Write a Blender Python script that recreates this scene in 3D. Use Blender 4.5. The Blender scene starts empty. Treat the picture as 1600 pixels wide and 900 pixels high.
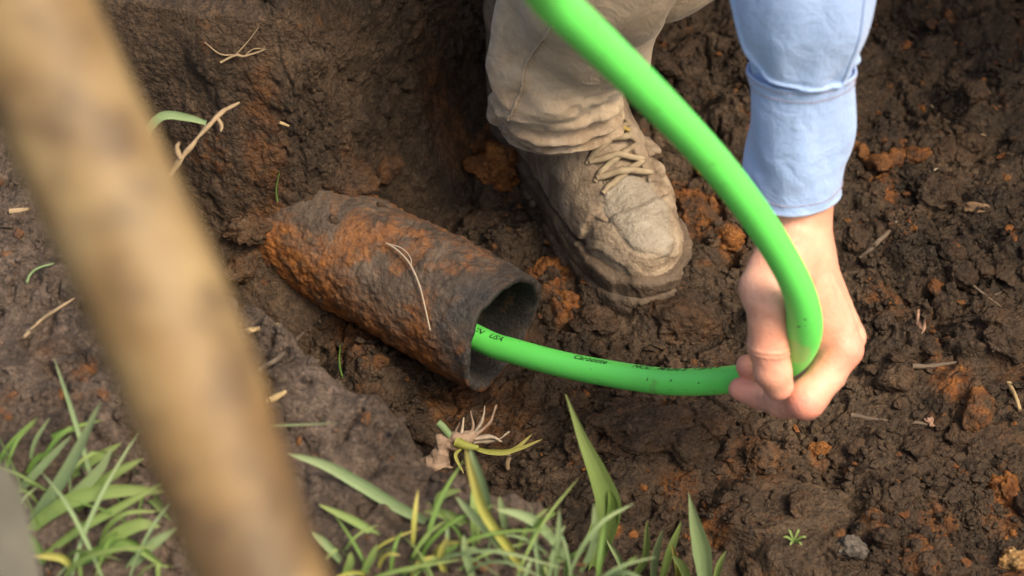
import bpy, bmesh, math, random, time
import numpy as np
import openvdb as vdb
from mathutils import Vector, Matrix
T0 = time.time()
random.seed(7)
SC = bpy.context.scene
COL = SC.collection
R = math.radians

# ------------------------------------------------------------------ camera, world, sun, exposure
K = 3.32e-4                                  # metres per photo pixel at one metre
PITCH = R(45)
FWD = np.array([0, math.cos(PITCH), -math.sin(PITCH)])
RGT = np.array([1.0, 0, 0])
UPV = np.array([0, math.sin(PITCH), math.cos(PITCH)])
def ray(px, py):
    return FWD + (px - 800) * K * RGT + (450 - py) * K * UPV
MOUTH = np.array([0, 0, 0.06])               # centre of the iron pipe's open end
CAM = MOUTH - 1.6 * ray(785, 520)
def P(px, py, d):                            # a pixel plus a distance gives a point in the place
    return CAM + d * ray(px, py)
def PZ(px, py, z):                           # where the line of sight meets a level z
    r = ray(px, py)
    return CAM + r * ((z - CAM[2]) / r[2])

cam = bpy.data.cameras.new('camera'); camo = bpy.data.objects.new('camera', cam); COL.objects.link(camo)
cam.sensor_width = 36; cam.lens = 36 / (1600 * K)
camo.location = CAM; camo.rotation_euler = (math.pi / 2 - PITCH, 0, 0)
cam.clip_start = 0.02; cam.clip_end = 400
cam.dof.use_dof = True; cam.dof.focus_distance = 1.58; cam.dof.aperture_fstop = 5.9
SC.camera = camo

SUN_EL, SUN_AZ = R(56), R(124)                # azimuth measured from +Y towards +X
world = bpy.data.worlds.new('World'); SC.world = world; world.use_nodes = True
wn = world.node_tree.nodes; wl = world.node_tree.links
sky = wn.new('ShaderNodeTexSky'); sky.sky_type = 'NISHITA'; sky.sun_disc = False
sky.sun_elevation = SUN_EL; sky.sun_rotation = SUN_AZ
sky.air_density = 1.0; sky.dust_density = 5.0; sky.ozone_density = 0.6
wn['Background'].inputs[1].default_value = 0.15
wl.new(sky.outputs[0], wn['Background'].inputs[0])
sun = bpy.data.lights.new('sun', 'SUN'); suno = bpy.data.objects.new('sun', sun); COL.objects.link(suno)
sun.energy = 2.2; sun.angle = R(22); sun.color = (1, .93, .82)
sd = Vector((math.sin(SUN_AZ) * math.cos(SUN_EL), math.cos(SUN_AZ) * math.cos(SUN_EL), math.sin(SUN_EL)))
suno.rotation_euler = sd.to_track_quat('Z', 'Y').to_euler(); suno.location = (3, 4, 6)
vs = SC.view_settings
vs.view_transform = 'Standard'; vs.look = 'None'; vs.gamma = 1; vs.use_curve_mapping = False
vs.exposure = 0.90
vs.use_white_balance = True; vs.white_balance_temperature = 7650; vs.white_balance_tint = 8
SC.cycles.use_denoising = True

# ------------------------------------------------------------------ noise in numpy
def _h(ix, iy, iz, s):
    h = (ix.astype(np.uint32) * np.uint32(374761393) + iy.astype(np.uint32) * np.uint32(668265263)
         + iz.astype(np.uint32) * np.uint32(2147483647 - 1640531535 & 0x7fffffff) + np.uint32(s * 974711 & 0x7fffffff))
    h = (h ^ (h >> np.uint32(13))) * np.uint32(1274126177)
    h ^= h >> np.uint32(16); h *= np.uint32(2246822519); h ^= h >> np.uint32(13)
    return h.astype(np.float32) * np.float32(1 / 4294967295)
def vnoise(x, y, z, s=0):                     # value noise, -1..1
    x = np.asarray(x, np.float32); y = np.asarray(y, np.float32) + 0 * x; z = np.asarray(z, np.float32) + 0 * x
    fx, fy, fz = np.floor(x), np.floor(y), np.floor(z)
    ix, iy, iz = (a.astype(np.int64) & 0xffffffff for a in (fx, fy, fz))
    tx, ty, tz = x - fx, y - fy, z - fz
    tx, ty, tz = (t * t * t * (t * (t * 6 - 15) + 10) for t in (tx, ty, tz))
    r = 0
    flat = not np.any(fz != fz.flat[0]) and not np.any(tz)
    for dz in ((0,) if flat else (0, 1)):
        for dy in (0, 1):
            a = _h(ix, (iy + dy) & 0xffffffff, (iz + dz) & 0xffffffff, s)
            b = _h((ix + 1) & 0xffffffff, (iy + dy) & 0xffffffff, (iz + dz) & 0xffffffff, s)
            v = a + (b - a) * tx
            r = r + v * (ty if dy else 1 - ty) * (1 if flat else (tz if dz else 1 - tz))
    return r * 2 - 1
def fbm(x, y, z, f, oct=4, gain=.5, s=0):
    r = 0; a = 1; n = 0
    for o in range(oct):
        c, q = math.cos(.6 + o), math.sin(.6 + o)
        r = r + a * vnoise((x * c - y * q) * f, (x * q + y * c) * f, z * f, s + o * 17)
        n += a; a *= gain; f *= 2.03
    return r / n
def worley(x, y, f, s=0):                     # F1, F2, id of nearest cell
    x = x * f; y = y * f
    fx, fy = np.floor(x), np.floor(y)
    f1 = np.full(x.shape, 9., np.float32); f2 = f1.copy(); cid = np.zeros(x.shape, np.float32); ex = cid.copy(); ey = cid.copy()
    z0 = np.zeros(x.shape, np.int64)
    for dx in (-1, 0, 1):
        for dy in (-1, 0, 1):
            cx, cy = fx + dx, fy + dy
            ix, iy = cx.astype(np.int64) & 0xffffffff, cy.astype(np.int64) & 0xffffffff
            qx = cx + _h(ix, iy, z0, s) - x; qy = cy + _h(ix, iy, z0, s + 1) - y; d = np.hypot(qx, qy)
            n = d < f1
            f2 = np.where(n, f1, np.minimum(f2, d)); f1 = np.where(n, d, f1)
            cid = np.where(n, _h(ix, iy, z0, s + 2), cid); ex = np.where(n, qx, ex); ey = np.where(n, qy, ey)
    return f1, f2, cid, ex, ey
def sstep(a, b, x):
    t = np.clip((x - a) / (b - a), 0, 1); return t * t * (3 - 2 * t)
def crumbs(x, y, scales, s=0, amt=1.0):       # heaps of rounded crumbs of several sizes
    h = 0
    wx = .006 * fbm(x, y, 0 * x, 50, 3, s=s + 5); wy = .006 * fbm(x, y, 0 * x, 50, 3, s=s + 9)
    for i, (sz, k) in enumerate(scales):
        f1, f2, cid, ex, ey = worley(x + wx, y + wy, 1 / sz, s + 31 * i)
        a_ = cid * 39.7; tilt = np.clip(.62 + .75 * (ex * np.cos(a_) + ey * np.sin(a_)), .05, 1.3)      # broken faces lean every way
        b = np.clip(1 - (f1 / .86) ** 3, 0, 1) * tilt * (.25 + .75 * (cid * 7.3 % 1)) * np.clip((f2 - f1) * 3.2, 0, 1) ** .5
        h = h + b * sz * k
    return h * amt

# ------------------------------------------------------------------ objects
def tag(o, label=None, cat=None, group=None, kind=None):
    for k, v in (('label', label), ('category', cat), ('group', group), ('kind', kind)):
        if v: o[k] = v
    return o
def empty(name, loc=(0, 0, 0)):
    o = bpy.data.objects.new(name, None); COL.objects.link(o); o.location = loc; o.empty_display_size = .05
    return o
def meshdata(name, v, f, mat=None, smooth=True, attrs=None):
    me = bpy.data.meshes.new(name)
    v = np.asarray(v, np.float32)
    if isinstance(f, np.ndarray):
        n, k = f.shape
        me.vertices.add(len(v)); me.vertices.foreach_set('co', v.ravel())
        me.loops.add(n * k); me.loops.foreach_set('vertex_index', f.astype(np.int32).ravel())
        me.polygons.add(n); me.polygons.foreach_set('loop_start', np.arange(0, n * k, k, dtype=np.int32))
        me.update(calc_edges=True)
    else:
        me.from_pydata(v.tolist(), [], [list(map(int, q)) for q in f])
    if attrs:
        for an, a in attrs.items():
            at = me.attributes.new(an, 'FLOAT', 'POINT'); at.data.foreach_set('value', np.asarray(a, np.float32).ravel())
    if mat: me.materials.append(mat)
    me.polygons.foreach_set('use_smooth', np.full(len(me.polygons), smooth))
    me.validate()
    return me
def link(name, me, parent=None, loc=None):
    o = bpy.data.objects.new(name, me); COL.objects.link(o)
    if loc is not None: o.location = loc
    if parent:
        o.parent = parent
        o.matrix_parent_inverse = (Matrix.Translation(-Vector(parent_world(parent))))
    return o
def parent_world(o):
    v = Vector(o.location)
    p = o.parent
    while p: p = None
    return v
def mk(name, v, f, mat, parent=None, smooth=True, attrs=None):
    return link(name, meshdata(name, v, f, mat, smooth, attrs), parent)
def gridfaces(nu, nv, wrap=False):             # index = iu*nv + iv
    iu = np.arange(nu - 1)[:, None]; m = nv if wrap else nv - 1
    iv = np.arange(m)[None, :]; jv = (iv + 1) % nv
    a = iu * nv + iv; b = (iu + 1) * nv + iv; c = (iu + 1) * nv + jv; d = iu * nv + jv
    return np.stack([a, b, c, d], -1).reshape(-1, 4)
def vnormals(v, f):
    n = np.zeros_like(v)
    fn = np.cross(v[f[:, 2]] - v[f[:, 0]], v[f[:, -1]] - v[f[:, 1]] if f.shape[1] == 4 else v[f[:, 1]] - v[f[:, 0]])
    if f.shape[1] == 3: fn = -fn
    for k in range(f.shape[1]): np.add.at(n, f[:, k], fn)
    return n / (np.linalg.norm(n, axis=1, keepdims=True) + 1e-12)
def catmull(pts, n):
    p = np.asarray(pts, float); p = np.vstack([2 * p[0] - p[1], p, 2 * p[-1] - p[-2]])
    out = []
    m = len(p) - 3
    for q in np.linspace(0, m - 1e-6, n):
        i = int(q); t = q - i; a, b, c, d = p[i:i + 4]
        out.append(.5 * ((2 * b) + (c - a) * t + (2 * a - 5 * b + 4 * c - d) * t * t + (3 * b - a - 3 * c + d) * t ** 3))
    return np.array(out)
def frames(p):
    t = np.gradient(p, axis=0); t /= np.linalg.norm(t, axis=1, keepdims=True)
    n = np.cross(t[0], [0, 0, 1.]);
    if np.linalg.norm(n) < 1e-3: n = np.array([1., 0, 0])
    ns = []
    for k in t:
        n = n - k * np.dot(n, k); n = n / np.linalg.norm(n); ns.append(n)
    ns = np.array(ns); return t, ns, np.cross(t, ns)
def tube(pts, rad, seg=8, n=None, rough=0, s=0, cap=True, smoothpath=True):
    p = catmull(pts, n or max(8, 5 * len(pts))) if smoothpath else np.asarray(pts, float)
    rad = np.interp(np.linspace(0, 1, len(p)), np.linspace(0, 1, len(np.atleast_1d(rad))), np.atleast_1d(rad))
    t, a, b = frames(p)
    th = np.linspace(0, 2 * math.pi, seg, endpoint=False)
    ring = np.cos(th)[None, :, None] * a[:, None] + np.sin(th)[None, :, None] * b[:, None]
    rr = rad[:, None] * np.ones(seg)[None]
    if rough:
        q = p[:, None] + ring * .01
        rr = rr * (1 + rough * vnoise(q[..., 0] * 160, q[..., 1] * 160, q[..., 2] * 160, s))
    v = (p[:, None] + ring * rr[..., None]).reshape(-1, 3)
    f = gridfaces(len(p), seg, True)[:, ::-1].tolist()
    if cap:
        f.append(list(range(seg))); f.append(list(range((len(p) - 1) * seg, len(p) * seg))[::-1])
    return v, f
def merge(parts):
    V = []; F = []; o = 0
    for v, f in parts:
        V.append(np.asarray(v)); F += [[int(i) + o for i in q] for q in f]; o += len(v)
    return np.vstack(V), F

# signed distance modelling
class Vol:
    def __init__(s, lo, hi, vox):
        s.lo = np.array(lo, float); s.vox = vox
        n = np.ceil((np.array(hi) - s.lo) / vox).astype(int) + 1
        g = np.meshgrid(*[s.lo[i] + vox * np.arange(n[i]) for i in range(3)], indexing='ij')
        s.X, s.Y, s.Z = (a.astype(np.float32) for a in g)
    def cone(s, a, b, ra, rb):
        a = np.asarray(a, float); b = np.asarray(b, float); ba = b - a; L = ba @ ba
        px, py, pz = s.X - np.float32(a[0]), s.Y - np.float32(a[1]), s.Z - np.float32(a[2])
        t = np.clip((px * ba[0] + py * ba[1] + pz * ba[2]) / L, 0, 1).astype(np.float32)
        return np.sqrt((px - t * np.float32(ba[0])) ** 2 + (py - t * np.float32(ba[1])) ** 2 + (pz - t * np.float32(ba[2])) ** 2) - (ra + (rb - ra) * t)
    def ell(s, c, rad, axes=None):
        d = np.stack([s.X - c[0], s.Y - c[1], s.Z - c[2]], -1)
        if axes is not None: d = d @ np.asarray(axes, np.float32).T
        r = np.asarray(rad, np.float32)
        k0 = np.sqrt(((d / r) ** 2).sum(-1)); k1 = np.sqrt(((d / (r * r)) ** 2).sum(-1)) + 1e-6
        return k0 * (k0 - 1) / k1
    def mesh(s, d):
        g = vdb.FloatGrid(1.0); g.copyFromArray(np.ascontiguousarray(np.clip(d / s.vox, -6, 6), np.float32))
        p, t, q = g.convertToPolygons(0.0, 0.0)
        v = np.asarray(p) * s.vox + s.lo
        f = np.asarray(q)
        return v.astype(np.float32), f[:, ::-1].astype(np.int64)
def smin(a, b, k):
    h = np.clip(.5 + .5 * (b - a) / k, 0, 1)
    return b + (a - b) * h - k * h * (1 - h)
def smax(a, b, k): return -smin(-a, -b, k)

# ------------------------------------------------------------------ materials
class N:
    def __init__(s, name):
        s.m = bpy.data.materials.new(name); s.m.use_nodes = True
        s.t = s.m.node_tree; s.b = s.t.nodes['Principled BSDF']
        s.co = s.new('ShaderNodeTexCoord').outputs['Object']
    def new(s, t): return s.t.nodes.new(t)
    def put(s, sock, v):
        if hasattr(v, 'is_linked') or isinstance(v, bpy.types.NodeSocket): s.t.links.new(v, sock)
        else: sock.default_value = v
    def noise(s, scale, detail=4, rough=.55, dist=0, co=None, out='Fac', stretch=None):
        n = s.new('ShaderNodeTexNoise'); c = co or s.co
        if stretch:
            mp = s.new('ShaderNodeMapping'); s.t.links.new(c, mp.inputs[0]); mp.inputs['Scale'].default_value = stretch; c = mp.outputs[0]
        s.t.links.new(c, n.inputs['Vector'])
        n.inputs['Scale'].default_value = scale; n.inputs['Detail'].default_value = detail
        n.inputs['Roughness'].default_value = rough; n.inputs['Distortion'].default_value = dist
        return n.outputs[out]
    def vor(s, scale, feat='F1', out='Distance'):
        n = s.new('ShaderNodeTexVoronoi'); n.feature = feat; dn = s.new('ShaderNodeVectorMath'); dn.operation = 'MULTIPLY_ADD'
        s.t.links.new(s.noise(scale * .6, 2, .5, out='Color'), dn.inputs[0]); dn.inputs[1].default_value = (1.1 / scale,) * 3; s.t.links.new(s.co, dn.inputs[2]); s.t.links.new(dn.outputs[0], n.inputs['Vector']); n.inputs['Scale'].default_value = scale
        return n.outputs[out]
    def ramp(s, fac, stops):
        n = s.new('ShaderNodeValToRGB'); s.put(n.inputs[0], fac); e = n.color_ramp.elements
        while len(e) < len(stops): e.new(.5)
        for el, (p, c) in zip(e, stops):
            el.position = p; el.color = (c if isinstance(c, tuple) else (c, c, c)) + (1,)
        return n.outputs[0]
    def mix(s, f, a, b, blend='MIX'):
        n = s.new('ShaderNodeMix'); n.data_type = 'RGBA'; n.blend_type = blend
        for i, v in ((0, f), (6, a), (7, b)):
            if isinstance(v, tuple) and len(v) == 3: v = v + (1,)
            s.put(n.inputs[i], v)
        return n.outputs[2]
    def math(s, op, a, b=0., clamp=False):
        n = s.new('ShaderNodeMath'); n.operation = op; n.use_clamp = clamp; s.put(n.inputs[0], a); s.put(n.inputs[1], b); return n.outputs[0]
    def attr(s, name):
        n = s.new('ShaderNodeAttribute'); n.attribute_name = name; return n.outputs['Fac']
    def bump(s, h, strength=.5, dist=.001, prev=None):
        n = s.new('ShaderNodeBump'); s.put(n.inputs['Height'], h); n.inputs['Strength'].default_value = strength; n.inputs['Distance'].default_value = dist
        if prev is not None: s.t.links.new(prev, n.inputs['Normal'])
        return n.outputs[0]
    def done(s, color=None, rough=None, normal=None, **kw):
        if color is not None:
            s.put(s.b.inputs['Base Color'], color + (1,) if isinstance(color, tuple) else color)
        if rough is not None: s.put(s.b.inputs['Roughness'], rough)
        if normal is not None: s.put(s.b.inputs['Normal'], normal)
        for k, v in kw.items(): s.put(s.b.inputs[k.replace('_', ' ')], v)
        return s.m

def soil_mat(name, dark, mid, pale, rust=True, wet=.40, fine=1.0):
    m = N(name); m.co = m.new('ShaderNodeNewGeometry').outputs['Position']      # so that scaled copies keep the grain size
    a = m.ramp(m.noise(11, 8, .62, .4), [(.30, dark), (.5, mid), (.72, pale)])
    b = m.ramp(m.noise(95, 6, .65), [(.3, .50), (.7, 1.5)])
    c = m.mix(1., a, b, 'MULTIPLY')
    c = m.mix(1., c, m.ramp(m.noise(330, 3, .6), [(.32, .6), (.68, 1.4)]), 'MULTIPLY')
    # mineral grains and humus specks
    sp = m.ramp(m.noise(420, 2, .5), [(.66, 0.), (.72, 1.)])
    c = m.mix(m.math('MULTIPLY', sp, .35), c, tuple(min(1, k * 2.4) for k in pale))
    if rust:
        at = m.attr('rust')
        blot = m.math('MULTIPLY', m.ramp(m.noise(23, 6, .7, .6), [(.585, 0.), (.66, 1.)]), .55)
        nn = m.ramp(m.noise(60, 6, .7, .3), [(.36, 0.), (.6, 1.)])
        fac = m.math('ADD', m.math('MULTIPLY', at, nn), m.math('MULTIPLY', blot, m.ramp(m.noise(110, 4, .6), [(.45, 0.), (.62, 1.)])), True)
        rc = m.ramp(m.noise(75, 5, .6), [(.3, (.075, .026, .010)), (.5, (.20, .066, .014)), (.75, (.36, .14, .025))])
        c = m.mix(m.math('MULTIPLY', fac, .9), c, rc)
    n1 = m.bump(m.noise(170, 6, .68), .75 * fine, .005)
    n1 = m.bump(m.vor(190), .55 * fine, .004, n1)
    n1 = m.bump(m.vor(420), .55 * fine, .002, n1)
    n2 = m.bump(m.noise(700, 4, .68), .8 * fine, .0014, n1)
    r = m.ramp(m.noise(38, 5, .6), [(.34, wet), (.66, .86)])
    return m.done(c, r, n2, **{'Specular_IOR_Level': .32})

M_FLOOR = soil_mat('loose_trench_soil', (.0135, .0080, .0046), (.042, .0258, .0155), (.086, .056, .035))
M_WALL = soil_mat('cut_trench_soil', (.022, .0132, .0078), (.048, .0295, .0178), (.080, .051, .032), wet=.6, fine=1.1)
M_BANK = soil_mat('trodden_bank_mud', (.046, .0318, .0240), (.106, .076, .059), (.168, .125, .100), wet=.42, fine=1.5)

# ------------------------------------------------------------------ the setting: trench floor, trench wall, bank, ground
PIPE_ANG = R(36.5)
PA = np.array([math.cos(PIPE_ANG), -math.sin(PIPE_ANG), 0.])       # pipe axis, towards its mouth
class Field:
    def __init__(s, x0, x1, y0, y1, dx):
        s.x = np.arange(x0, x1, dx); s.y = np.arange(y0, y1, dx); s.dx = dx
        s.X, s.Y = (a.astype(np.float32) for a in np.meshgrid(s.x, s.y, indexing='ij'))
    def at(s, x, y):
        i = int(np.clip(round((x - s.x[0]) / s.dx), 0, len(s.x) - 1)); j = int(np.clip(round((y - s.y[0]) / s.dx), 0, len(s.y) - 1))
        return float(s.Zf[i, j])
    def inside(s, x, y): return s.x[0] <= x <= s.x[-1] and s.y[0] <= y <= s.y[-1]

def polydist(X, Y, pts, sign=True):            # distance to a polyline, positive on its left
    best = np.full(X.shape, 9., np.float32); sg = np.zeros(X.shape, np.float32)
    for (ax, ay), (bx, by) in zip(pts[:-1], pts[1:]):
        ex, ey = bx - ax, by - ay
        t = np.clip(((X - ax) * ex + (Y - ay) * ey) / (ex * ex + ey * ey), 0, 1)
        d = np.hypot(X - ax - t * ex, Y - ay - t * ey)
        n = d < best
        sg = np.where(n, np.sign(ex * (Y - ay) - ey * (X - ax)), sg); best = np.where(n, d, best)
    return best * sg
ZB = 0.215                                      # level of the bank above the pipe's bed
EDGE = [PZ(*q, ZB)[:2] for q in ((-420, -160), (100, 150), (215, 270), (330, 405), (450, 500), (560, 590), (690, 690), (800, 775), (900, 850), (990, 960), (1250, 1200), (1900, 1350))]

def rustspots(X, Y, spots):
    r = np.zeros(X.shape, np.float32)
    for (px, py, rad, k, z) in spots:
        c = PZ(px, py, z); q = rad * K * 1.6
        r = np.maximum(r, k * (1 - sstep(.35, 1.0, np.hypot((X - c[0]), (Y - c[1]) * .72) / q)))
    return r
SPOTS = [(470, 470, 70, .9, .0), (560, 540, 60, .55, 0), (700, 610, 60, .6, 0), (860, 420, 50, 1., .02), (885, 470, 34, 1., .02), (1100, 300, 90, .8, .03),
         (1140, 370, 40, 1., .03), (1280, 705, 20, .8, .02), (1490, 590, 45, .95, .03), (960, 820, 16, 1., .02), (1110, 806, 45, .8, .03), (740, 200, 70, .9, .05),
         (1470, 800, 36, .9, .04), (1570, 770, 40, .8, .05), (1440, 870, 40, .7, .04), (1590, 880, 26, 1., .05), (1120, 590, 40, .6, .0), (1390, 240, 40, .9, .06), (1050, 660, 60, .35, 0), (790, 640, 70, .5, 0),
         (1390, 445, 45, .6, .04), (1180, 720, 70, .45, .02), (1060, 745, 40, .7, .02), (1370, 830, 36, .6, .03), (1590, 540, 50, .3, .05)]

# --- floor
F = Field(-.36, .72, -.46, .78, .00145)
X, Y = F.X, F.Y; Z0 = np.zeros_like(X)
big = fbm(X, Y, Z0, 5.5, 3, s=3)
base = .012 * big + .020 * sstep(.05, .6, X) + .10 * sstep(.28, .85, Y - .15 * X) * (1 - .5 * sstep(.2, .45, X)) + .22 * sstep(.52, .72, X)
base += .030 * sstep(-.05, -.35, Y) * sstep(0, .25, X)
bd = polydist(X, Y, [(MOUTH - .5 * PA)[:2], (MOUTH + .05 * PA)[:2]])
base -= .014 * np.exp(-(bd / .085) ** 2) * sstep(.16, .0, (X * PA[0] + Y * PA[1]))   # the bed the pipe lies in
lump = np.clip(fbm(X, Y, Z0, 15, 3, s=40), -.4, .8)
mask = sstep(-.35, .25, fbm(X, Y, Z0, 7, 3, s=60))
rough = .35 + .65 * mask
h = base + .026 * lump
h += crumbs(X, Y, [(.066, .46), (.031, .40), (.0155, .44)], 3) * rough
h += crumbs(X, Y, [(.0080, .46), (.0046, .42)], 77) * (.55 + .45 * mask)
ck = np.abs(fbm(X, Y, Z0, 17, 4, s=90)); h -= .012 * (1 - sstep(.0, .055, ck)) * rough     # cracks between clods
h += .0016 * fbm(X, Y, Z0, 160, 3, s=8)
# a boot-pressed smooth slab and a few smears
for px, py, rad, z, lift in ((1190, 800, 90, .02, .022), (1240, 790, 70, .02, .02), (1000, 690, 60, .0, .016), (1540, 560, 40, .04, .01), (1140, 640, 46, .0, .02), (1400, 705, 60, .03, .014), (1310, 335, 55, .03, .014), (1500, 400, 45, .04, .014), (1230, 870, 50, .03, .018)):
    c = PZ(px, py, z); w = 1 - sstep(.55, 1., np.hypot((X - c[0]) * .8, (Y - c[1])) / (rad * K * 1.55) + .18 * fbm(X, Y, Z0, 40, 3, s=px))
    flat = base + lift + .004 * fbm(X, Y, Z0, 30, 3, s=5) + .0012 * fbm(X, Y * 3, Z0, 120, 3, s=6)
    h = h * (1 - w) + flat * w
F.Zf = h
ox = .003 * fbm(X, Y, h, 60, 3, s=21); oy = .003 * fbm(X, Y, h, 60, 3, s=22) - .005 * sstep(.0, .03, h - base)
mk('trench_floor', np.stack([X + ox, Y + oy, h], -1).reshape(-1, 3), gridfaces(*X.shape), M_FLOOR,
   attrs={'rust': rustspots(X + ox, Y + oy, SPOTS)})['kind'] = 'structure'

# --- bank the grass grows on
B = Field(-1.0, 1.0, -1.0, .36, .0027)
X, Y = B.X, B.Y; Z0 = np.zeros_like(X)
ed = polydist(X, Y, EDGE) * -1                  # positive on the bank
ed = ed + .018 * fbm(X, Y, Z0, 22, 4, s=2)
top = ZB + .012 * fbm(X, Y, Z0, 6, 3, s=12) - .02 * (1 - sstep(0, .09, ed)) + .03 * sstep(.15, .5, ed)
bm_ = sstep(-.1, .35, fbm(X, Y, Z0, 9, 3, s=61)) * .6 + .6 * (1 - sstep(.01, .10, ed))
top = top + .016 * fbm(X, Y, Z0, 19, 4, s=14) - .008 * (1 - sstep(0, .07, np.abs(fbm(X, Y, Z0, 13, 4, s=15)))) + crumbs(X, Y, [(.040, .34), (.020, .42), (.0105, .50)], 203) * np.clip(bm_, .4, 1.1) + .0012 * fbm(X, Y, Z0, 150, 3, s=18)
hb = top * sstep(-.06, .004, ed) + (-.08) * (1 - sstep(-.06, .004, ed))
B.Zf = hb
ox = .006 * fbm(X, Y, hb, 50, 3, s=24)
bs = rustspots(X, Y, [(135, 592, 20, .8, ZB), (80, 560, 30, .3, ZB), (620, 600, 14, .8, ZB), (20, 640, 20, .3, ZB)])
mk('grass_bank', np.stack([X + ox, Y + ox * .5, hb], -1).reshape(-1, 3), gridfaces(*X.shape), M_BANK, attrs={'rust': bs})['kind'] = 'structure'

# --- spade-cut trench wall the pipe comes out of
root = MOUTH - .225 * PA
wc = catmull([(-1.0, .34), (-.62, .225), (-.40, .132), (-.30, .102), (-.212, .080), (-.130, .105), (-.068, .222), (.03, .40), (.12, .52), (.24, .62), (.45, .70), (.7, .76), (1.0, .80)], 900)
sl = np.concatenate([[0], np.cumsum(np.hypot(*np.diff(wc, axis=0).T))])
s_ = np.arange(0, sl[-1], .0019); cx, cy = np.interp(s_, sl, wc[:, 0]), np.interp(s_, sl, wc[:, 1])
cx, cy = (np.convolve(np.pad(c, 16, mode='edge'), np.ones(33) / 33, 'valid') for c in (cx, cy))
tx, ty = np.gradient(cx), np.gradient(cy); L_ = np.hypot(tx, ty); nx, ny = ty / L_, -tx / L_     # towards the trench
hh = np.concatenate([np.arange(-.06, .27, .0019), .27 + np.arange(.004, .5, .004)])
Zw = np.minimum(hh, .27 + .0 * hh); back = np.clip(hh, 0, .27) * .24 + np.maximum(hh - .27, 0)
S, H = (a.astype(np.float32) for a in np.meshgrid(s_, hh, indexing='ij'))
dsp = .013 * fbm(S, H * .6, 0 * S, 8, 3, s=33) + .0075 * fbm(S * 1.5, H * .7, 0 * S, 17, 4, s=35)      # spade marks run down the face
wm = sstep(-.25, .3, fbm(S, H, 0 * S, 9, 3, s=36))
dsp += crumbs(S, H, [(.040, .22), (.020, .32), (.0105, .44), (.0062, .50)], 401) * (.45 + .65 * wm)
ckw = np.abs(fbm(S * 1.3, H * .7, 0 * S, 15, 4, s=38)); dsp -= .010 * (1 - sstep(0, .04, ckw)) * wm
dsp += .045 * (1 - sstep(-.02, .09, H)) * (.6 + .8 * fbm(S, H, 0 * S, 8, 2, s=39))                       # slumped foot of the wall
sroot = s_[np.argmin(np.hypot(cx - root[0], cy - root[1]))]
dsp += .008 * np.exp(-((S - sroot - .015) / .075) ** 2) * (1 - sstep(.06, .19, H)) * (.8 + .5 * fbm(S, H, 0 * S, 30, 3, s=43))     # earth slumped round the pipe
lip = sstep(.22, .27, H)
WX = cx[:, None] + nx[:, None] * (dsp * (1 - lip) - back[None]); WY = cy[:, None] + ny[:, None] * (dsp * (1 - lip) - back[None])
WZ = np.broadcast_to(Zw[None], S.shape) + lip * dsp * .8 + .004 * fbm(S, H, 0 * S, 60, 3, s=41)
WR = rustspots(WX, WY, [(430, 370, 45, .45, .06), (560, 300, 40, .2, .10), (700, 190, 60, .5, .07)])
mk('trench_wall', np.stack([WX, WY, WZ], -1).reshape(-1, 3), gridfaces(*S.shape)[:, ::-1], M_WALL, attrs={'rust': WR})['kind'] = 'structure'

# --- open ground all round, out to the horizon
def ring_sheet(inner, outer, n=18):
    V = []; xs = list(np.geomspace(1, outer, n))
    m = 96; th = np.linspace(0, 2 * math.pi, m, endpoint=False)
    for k, q in enumerate(xs):
        for t in th:
            c, s2 = math.cos(t), math.sin(t); e = 1 / max(abs(c), abs(s2))
            x, y = c * e * inner[0] * q, s2 * e * inner[1] * q + inner[2] * (1 if q < 3 else 1)
            z = .245 + (.02 * math.sin(3.1 * x) * math.cos(2.3 * y) if q > 1.05 else -.03)
            V.append((x, y, z))
    return np.array(V), gridfaces(n, m, True)[:, ::-1]
gv, gf = ring_sheet((.97, .97, .02), 90)
mk('ground', gv, gf, soil_mat('open_ground_earth', (.05, .036, .024), (.09, .066, .045), (.14, .105, .075), rust=False))['kind'] = 'structure'
# the trench's right-hand slope, from the dug floor up to the open ground
sx_, sy_ = np.meshgrid(np.linspace(.66, 1.06, 60), np.linspace(-.75, 1.02, 180), indexing='ij'); sx_ = sx_.astype(np.float32); sy_ = sy_.astype(np.float32)
sz_ = .13 + .115 * sstep(.62, .95, sx_) + .012 * fbm(sx_, sy_, 0 * sx_, 12, 4, s=91)
mk('trench_slope', np.stack([sx_, sy_, sz_], -1).reshape(-1, 3), gridfaces(60, 180), M_FLOOR, attrs={'rust': np.zeros(60 * 180)})['kind'] = 'structure'
print('setting', round(time.time() - T0, 1))

def hit(px, py):                               # where a line of sight meets the floor or the bank
    r = ray(px, py)
    for d in np.arange(1.0, 2.4, .002):
        q = CAM + r * d
        z = -9
        if F.inside(q[0], q[1]): z = F.at(q[0], q[1])
        if B.inside(q[0], q[1]): z = max(z, B.at(q[0], q[1]))
        if q[2] <= z: return q
    return PZ(px, py, 0)
def hitw(px, py):                              # where a line of sight meets the trench wall
    r = ray(px, py); best = None
    j = np.arange(0, S.shape[0], 3)
    Px, Py, Pz = WX[j][:, ::3], WY[j][:, ::3], WZ[j][:, ::3]
    dd = (Px - CAM[0]) * FWD[0] + (Py - CAM[1]) * FWD[1] + (Pz - CAM[2]) * FWD[2]
    uu = (Px - CAM[0]) / dd / K + 800; vv = 450 - ((Py - CAM[1]) * UPV[1] + (Pz - CAM[2]) * UPV[2]) / dd / K
    e = np.hypot(uu - px, vv - py); i = np.unravel_index(np.argmin(e + 30 * (dd - 1.5)), e.shape)
    return np.array([Px[i], Py[i], Pz[i]])
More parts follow.
